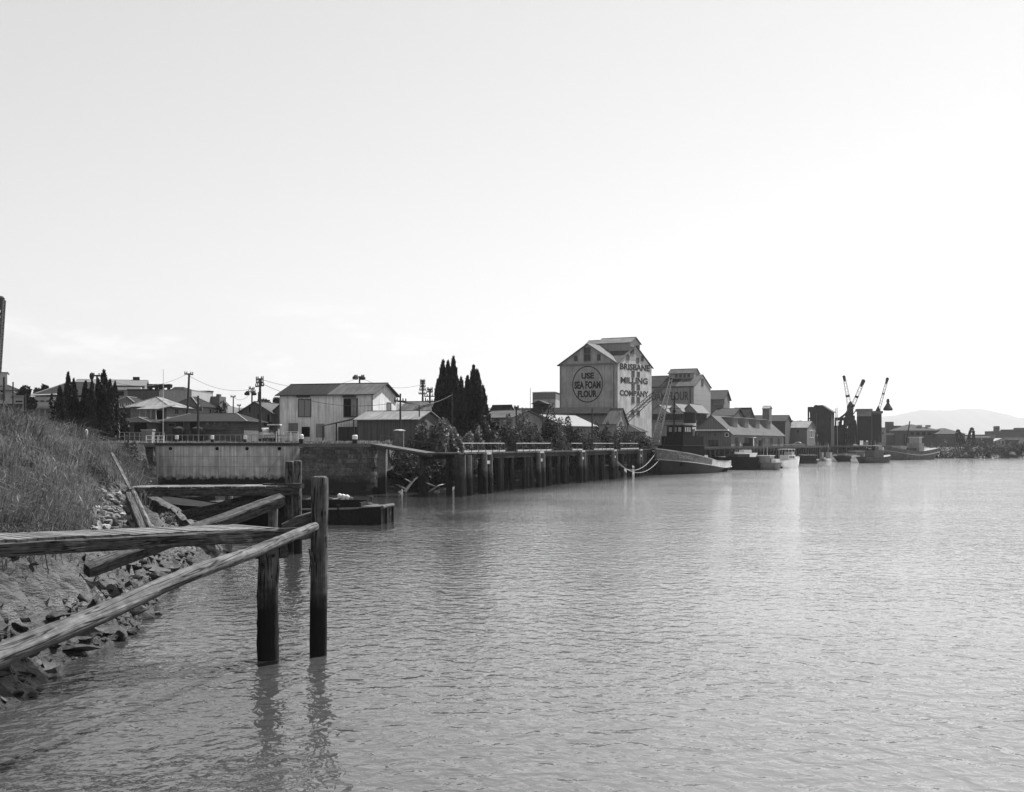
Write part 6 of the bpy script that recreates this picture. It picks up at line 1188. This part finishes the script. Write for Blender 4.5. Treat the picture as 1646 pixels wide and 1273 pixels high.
pole(1, 628, 120, 'stout dark pole crossing the white building', (), .16) if False else None
pole(6.5, 606, 130, 'dark pole with a swollen head at the far left edge', (), .15); pole(21, 614, 130, 'thinner dark pole beside the one with a swollen head', (), .1); pole(40.5, 633, 120, 'dark post rising out of the grass before the hotel', (), .12)
for (pa, ya, Ya, pb, yb, Yb, sag, lab) in ((299,601,185,405,625,212,1.2,'thin overhead wire from the leaning pole to the lamp pole'),(418,609,166,578,606,195,1.5,'thin overhead wire passing above the white warehouse roof'),(418,615,166,643,646,150,1.6,'thin overhead wire from the tall three arm pole down to the pole by the gangway'),(405,630,212,375,638,262,1.0,'thin overhead wire from the lamp pole to the small distant pole'),(156,604,160,299,602,185,1.6,'thin overhead wire from the pole among the cypresses to the leaning pole'),(680,617,215,578,606,195,1.2,'thin overhead wire from the warehouse pole head to the tallest power pole'),(643,646,150,727,634,162,.8,'thin overhead wire from the gangway pole to the bare pole by the tall cypresses'),(691,630,210,830,656,212,1.6,'thin overhead wire behind the tall cypresses to the short power pole')):
    m = MB(); a = P(pa,ya,Ya); b = P(pb,yb,Yb); m.tube([a+(b-a)*i/12-Vector((0,0,sag*4*(i/12)*(1-i/12))) for i in range(13)], .028, 4); o = obj('overhead_wire', m, steel); tag(o, lab, 'wire')
t = thing('signal_disc', 'dark oval signal board on a stem between cypress tips', 'signal', (X_at(147.5,161),161,6.4)); m = MB(); m.tube([(0,0,0),(0,0,Z_at(608,161)-6.4)],.08,6); obj('stem', m, pole_timber, t); m = MB(); z = Z_at(604.5,161)-6.4; m.loft([[(.33*f*math.cos(k*math.pi/8),y,z+.5*f*math.sin(k*math.pi/8)) for k in range(16)] for f,y in ((.8,-.15),(1,0),(.8,.15))]); obj('disc', m, M(.03,.2), t)

# ------------------------------------------------------------------ cars
def car(px, Y, rz, label, c, zg, name='parked_car', sc=1.0):
    t = thing(name, label, 'car', (X_at(px,Y),Y,zg), rz); t.scale = (sc,)*3
    def sec(x, w, z0, z1): return [(x,-w,z0),(x,-w*1.02,(z0+z1)/2),(x,-w*.86,z1),(x,w*.86,z1),(x,w*1.02,(z0+z1)/2),(x,w,z0)]
    m = MB(); m.loft([sec(-2.15,.6,.35,.75),sec(-1.9,.78,.28,.95),(sec(-1.0,.82,.25,1.0)),sec(.6,.82,.25,1.0),sec(1.6,.76,.28,.95),sec(2.1,.6,.35,.75)]); o = obj('body', m, M(c,.08,rough=.3,spec=.6), t, smooth=False)
    m = MB(); m.loft([sec(-1.5,.62,.98,1.05),sec(-1.0,.62,.98,1.42),sec(-.2,.64,.98,1.55),sec(.5,.62,.98,1.45),sec(1.05,.6,.98,1.03)]); obj('cabin', m, M(c,.08,rough=.3,spec=.6), t, smooth=True)
    m = MB()
    for sg in (1,-1): m.prism([(-1.0,.62*sg,1.06),(.6,.63*sg,1.06),(.4,.6*sg,1.36),(-.8,.6*sg,1.36)],(0,.05*sg,0))
    obj('window', m, glass, t)
    for x in (-1.3,1.3):
        for y in (-.75,.62): m = MB(); m.loft([[(x+.33*math.cos(k*math.pi/7),yy,.33+.33*math.sin(k*math.pi/7)) for k in range(14)] for yy in (y,y+.16)]); w = obj('wheel', m, black_paint, t)
    return t
car(429, 163, R(-70), 'rounded pale car parked by the tall power pole', .6, 6.4, sc=1.15)
car(1239, 352, R(-15), 'white car parked on the wharf under the end of the dormered shed', .75, 5.02, sc=.95); car(1284, 402, R(-8), 'grey car with light roof parked in front of the far house', .4, 5.02); 
car(44, 150, R(20), 'white car half hidden by grass in front of the hotel', .8, 7.35); car(59, 158, R(8), 'pale car beyond the grass beside the hotel veranda', .6, 7.3)
t = thing('wharf_hut', 'upright hut with a bright edge on the wharf above the black barge', 'hut', (X_at(1204,318),318,4.95), R(-25)); bx(t,'body',-1.4,1.4,-1.3,1.3,-.2,2.6,M(.1,.3)); bx(t,'lid',-1.6,1.6,-1.5,1.5,2.6,2.75,white_paint); bx(t,'corner_board',1.41,1.5,-1.3,-.7,-.2,2.59,white_paint)
for i, (p, y) in enumerate(((1262,372),(1271,386),(1302,414))): t = thing('white_railing', ('short white rail section left of the far parked car','short white rail section in front of the far parked car','short white rail section right of the far parked car')[i], 'railing', (X_at(p,y),y,5.02), R(-20)); m = MB(); m.box(-1.6,1.6,-.05,.05,.5,.75); obj('rail', m, white_paint, t); m = MB(); [m.box(u,u+.12,-.05,.05,-.1,.49) for u in (-1.5,0,1.4)]; obj('post', m, grey_paint, t)
# goods and extra craft along the far wharf
for i, (p, Y, sx, hz_, c, lab) in enumerate(((1180,306,1.6,1.3,.35,'pale crate on the wharf just right of the tug funnel'),(1192,312,2.2,1.0,.06,'low dark stack of timber left of the upright hut'),(1216,328,1.2,1.8,.1,'dark tall crate right of the upright hut'),(1226,336,1.8,1.2,.4,'pale crate left of the white wharf car'),(1252,362,1.3,1.5,.08,'dark crate right of the white wharf car'),(1309,428,1.6,1.6,.3,'grey crate beside the pole by the coal gantry'),(1325,432,2.4,1.2,.05,'dark pile of sacks in front of the loading wall'),(1392,462,2.0,1.6,.4,'pale crate under the wider storage bin'),(1412,470,2.0,1.4,.3,'grey crate under the narrower storage bin'))):
    Y = ashore(p, Y, -3.0); t = thing('cargo_crate', lab, 'crate', (X_at(p,Y),Y,5.0), R(-20+i*13)); m = MB(); m.box(-sx,sx,-.8,.8,.0,hz_); obj('body', m, M(c,.25,(1,1,3),speck=.2), t); m = MB(); m.box(-sx-.05,sx+.05,-.85,.85,hz_+.005,hz_+.1); m.box(-sx*.6,-sx*.4,-.84,-.805,.05,hz_); m.box(sx*.4,sx*.6,-.84,-.805,.05,hz_); obj('batten', m, M(c*.7,.2), t)
for i, (p, py, dx, lab, c, mh) in enumerate(((1229,751.5,-7,'white ketch with a tall bare mast inside the grey launch',1.1,9),(1296,741.5,6,'grey fishing smack with two short masts beyond the pontoon',.35,6),(1345,741.5,6,'white motor yacht among the workboats',1.1,4),(1376,743.5,5,'small white launch under the harbour tug bow',1.1,3),(1408,742,-5,'white cutter astern of the harbour tug',1.1,7))):
    t, L_, i_ = boat('sailing_boat' if mh > 5 else 'launch', lab, p+dx, py, p-dx, py+.2, 2.4, 1.5, 1.0, 1.15, M(c,.12,rough=.4), .4); bx(t,'cabin',-1.3,1.0,-.8,.8,1.0,2.0+.2*(mh < 5),M(.9,.1)); m = MB(); m.tube([(.3,0,1),(.3,0,mh)],[.07,.04],6); m.tube([(.3,0,2.4),(-2.2,0,2.5)],.05,5); obj('mast', m, M(.4,.2), t)
    for x_ in (-.8,.2): bx(t,'window',x_-.25,x_+.25,-.83,-.805,1.4,1.8,glass)
# small white things on the skyline of the bank
t = thing('marker_post', 'small white post at the foot of the dark cypresses', 'post', (X_at(87.5,92),92,hz(X_at(87.5,92),92)-.1)); m = MB(); m.lathe([(.12,0),(.12,1.2),(.02,1.35)],n=8); obj('shaft', m, white_paint, t)
t = thing('marker_post', 'white post at the left end of the light rail fence', 'post', (X_at(139,150),150,6.2)); m = MB(); m.lathe([(.2,-.3),(.2,1.5),(.02,1.65)],n=8); obj('shaft', m, white_paint, t)

# ------------------------------------------------------------------ trees and bushes
cy = [(97,622,22,152,'leftmost small'),(110,600,20,155,'tall pointed left'),(119,611,18,158,''),(137,614,22,156,''),(147,613,18,154,''),(158,610,20,160,''),(167,597,26,157,''),(176,612,20,155,''),(184,615,17,158,'')]
for i, (p, yt, w, Y, q) in enumerate(cy): cypress(p, yt, Y, w, i, 'dark cypress in the close clump left of the veranda house', 'clump of dark cypresses by the veranda house')
cy = [(712,581,26,168),(721,583,24,170),(729,576,26,167),(741,609,24,164),(752,606,24,166),(761,590,26,168),(768,597,28,166),(777,622,24,169),(703,612,18,170)]
for i, (p, yt, w, Y) in enumerate(cy): cypress(p, yt, Y, w, i+1, 'tall dark cypress in the clump right of the white warehouse', 'clump of tall cypresses by the white warehouse')
tree(40, 611, 195, 36, 'round dark tree between the white building and the hotel', n=1600, leaf=.6); tree(71, 608, 260, 34, 'round dark tree behind the hotel roof', n=1600, leaf=.7); tree(87, 616, 262, 16, 'smaller dark tree beside the hotel roof ridge', n=700, leaf=.7)
bush(354, 648, 196, 26, 'round dark tree between the cottage and the twin gabled shed', leaf_dark, .4, 1400, name='round_tree', cat='tree'); tree(426, 633, 262, 24, 'spreading tree behind the twin gabled shed roof', n=900, leaf=.6); tree(442, 630, 265, 22, 'dark tree hidden in part by the white warehouse roof', n=900, leaf=.6)
bush(85, 640, 140, 10, 'dark upright shrub right of the hotel balcony', leaf_dark, .3, 500); bush(197, 660, 166, 16, 'dark shrub at the right foot of the dark cypresses', leaf_dark, .3, 600)
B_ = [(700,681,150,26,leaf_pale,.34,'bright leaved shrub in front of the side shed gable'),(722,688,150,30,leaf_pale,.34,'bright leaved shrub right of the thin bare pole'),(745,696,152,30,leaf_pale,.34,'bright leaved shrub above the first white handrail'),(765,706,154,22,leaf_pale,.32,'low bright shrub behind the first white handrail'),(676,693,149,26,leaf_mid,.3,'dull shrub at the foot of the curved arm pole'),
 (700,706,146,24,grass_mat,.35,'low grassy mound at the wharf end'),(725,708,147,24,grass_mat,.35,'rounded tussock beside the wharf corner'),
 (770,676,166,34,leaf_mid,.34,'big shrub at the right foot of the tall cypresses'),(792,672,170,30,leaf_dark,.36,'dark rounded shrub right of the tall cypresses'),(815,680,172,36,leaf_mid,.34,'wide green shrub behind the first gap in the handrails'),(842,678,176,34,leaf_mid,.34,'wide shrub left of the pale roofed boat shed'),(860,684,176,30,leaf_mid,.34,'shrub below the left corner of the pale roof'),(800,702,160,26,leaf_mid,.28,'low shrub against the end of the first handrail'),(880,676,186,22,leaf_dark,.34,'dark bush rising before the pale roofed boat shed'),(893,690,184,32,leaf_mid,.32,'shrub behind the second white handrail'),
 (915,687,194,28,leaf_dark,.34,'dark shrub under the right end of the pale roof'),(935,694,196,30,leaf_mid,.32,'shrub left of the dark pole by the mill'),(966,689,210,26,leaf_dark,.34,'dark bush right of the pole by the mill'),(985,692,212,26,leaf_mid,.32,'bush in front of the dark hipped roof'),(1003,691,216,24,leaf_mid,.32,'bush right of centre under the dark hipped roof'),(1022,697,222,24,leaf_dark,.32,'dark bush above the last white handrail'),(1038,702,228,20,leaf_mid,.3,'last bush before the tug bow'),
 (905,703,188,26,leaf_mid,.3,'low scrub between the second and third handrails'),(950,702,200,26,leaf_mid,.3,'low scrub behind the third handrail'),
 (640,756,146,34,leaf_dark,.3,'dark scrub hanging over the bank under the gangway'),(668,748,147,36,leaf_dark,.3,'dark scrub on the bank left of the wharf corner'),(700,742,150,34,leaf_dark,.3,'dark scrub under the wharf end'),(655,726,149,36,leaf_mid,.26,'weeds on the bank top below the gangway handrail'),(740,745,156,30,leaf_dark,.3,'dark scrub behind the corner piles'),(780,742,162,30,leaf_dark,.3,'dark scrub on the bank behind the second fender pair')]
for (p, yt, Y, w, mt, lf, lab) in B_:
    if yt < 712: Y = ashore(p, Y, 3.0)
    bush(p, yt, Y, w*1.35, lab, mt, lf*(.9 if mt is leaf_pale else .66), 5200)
for i, (p, yt, w) in enumerate(((1515,713,22),(1535,714,24),(1556,712,20),(1578,711,26),(1600,714,30),(1626,714,30),(1648,713,24),(1500,717,16))): bush(p, yt, 482, w, 'scrubby bush on the far river bank', leaf_mid, .38, 1500, group='scrub along the far river bank')
for i, (p, yt, w) in enumerate(((1273,674,10),(1283,672,12),(1292,674,8))): tree(p, yt, 470, w, ('far tree above the wharf office roof, left','tallest far tree above the wharf office roof','far tree above the right end of the wharf office roof')[i], n=300, leaf=.8)
for i, (p, w, yt) in enumerate(((202,16,712),(214,20,716),(232,16,730))): bush(p, yt, 136, w, ('shrub growing over the top of the dark wing wall','shrub against the dark wing wall below the coping','tuft of weeds half way down the dark wing wall')[i], leaf_mid, .24, 800)
bush(216, 783, 78, 24, 'pale grass tussock under the further beam', grass_mat, .3, 700, name='tussock', cat='grass'); bush(268, 833, 62, 24, 'pale grass tussock behind the near beam', grass_mat, .3, 700, name='tussock', cat='grass')

weed_mat = M(.09, .6, (.55,.35,.55), rough=.6, spec=.25, island=.65, trans=.3)
for i, (p, yt, w, Y, mt, lab) in enumerate(((30,700,60,46,leaf_mid,'ragged shrub on the grassy bank at the left edge of the view'),(105,690,46,62,leaf_mid,'ragged shrub on the shoulder of the grassy bank'),(150,745,40,58,leaf_dark,'dark weedy shrub above the pitched stones'),(60,770,60,40,leaf_dark,'dark tangle of weeds low on the grassy bank'),(120,800,36,47,leaf_mid,'weedy clump left of the pitched stones'),(182,712,30,84,leaf_mid,'weedy clump at the end of the grassy bank by the leaning plank'),(20,800,50,36,leaf_mid,'weedy clump low at the left edge of the view'))):
    q = hit(p, yt+40*50/Y*.8, 22, 120); hh = .9 if i < 2 else .7; wv = w*q.y/FPX
    o = obj('shrub', leaf_mesh('shrub', (lambda d: np.stack([d[:,0]*wv*.5, d[:,1]*wv*.5, np.abs(rng.normal(0,.5,len(d)))*hh*np.clip(1.2-(d[:,0]**2+d[:,1]**2)*.5,.1,2)],1))(rng.normal(0,.6,(2600,2))), .05, 1.2, 5.0), grass_mat if mt is leaf_mid else weed_mat); o.location = (q.x, q.y, q.z-.1); tag(o, lab, 'bush')
# ------------------------------------------------------------------ haze over the whole place
hzm = bpy.data.materials.new('haze_air'); hzm.use_nodes = True; t_ = hzm.node_tree; t_.nodes.remove(t_.nodes['Principled BSDF'])
pv = t_.nodes.new('ShaderNodeVolumePrincipled'); pv.inputs['Color'].default_value = (.85,.85,.85,1); pv.inputs['Density'].default_value = HAZE; pv.inputs['Anisotropy'].default_value = .35
t_.links.new(pv.outputs[0], t_.nodes['Material Output'].inputs['Volume'])
m = MB(); m.box(-14500, 14500, -400, 17500, -5, 480); hb_ = obj('haze', m, hzm); hb_['kind'] = 'stuff'; hb_['label'] = 'thin pale river haze'
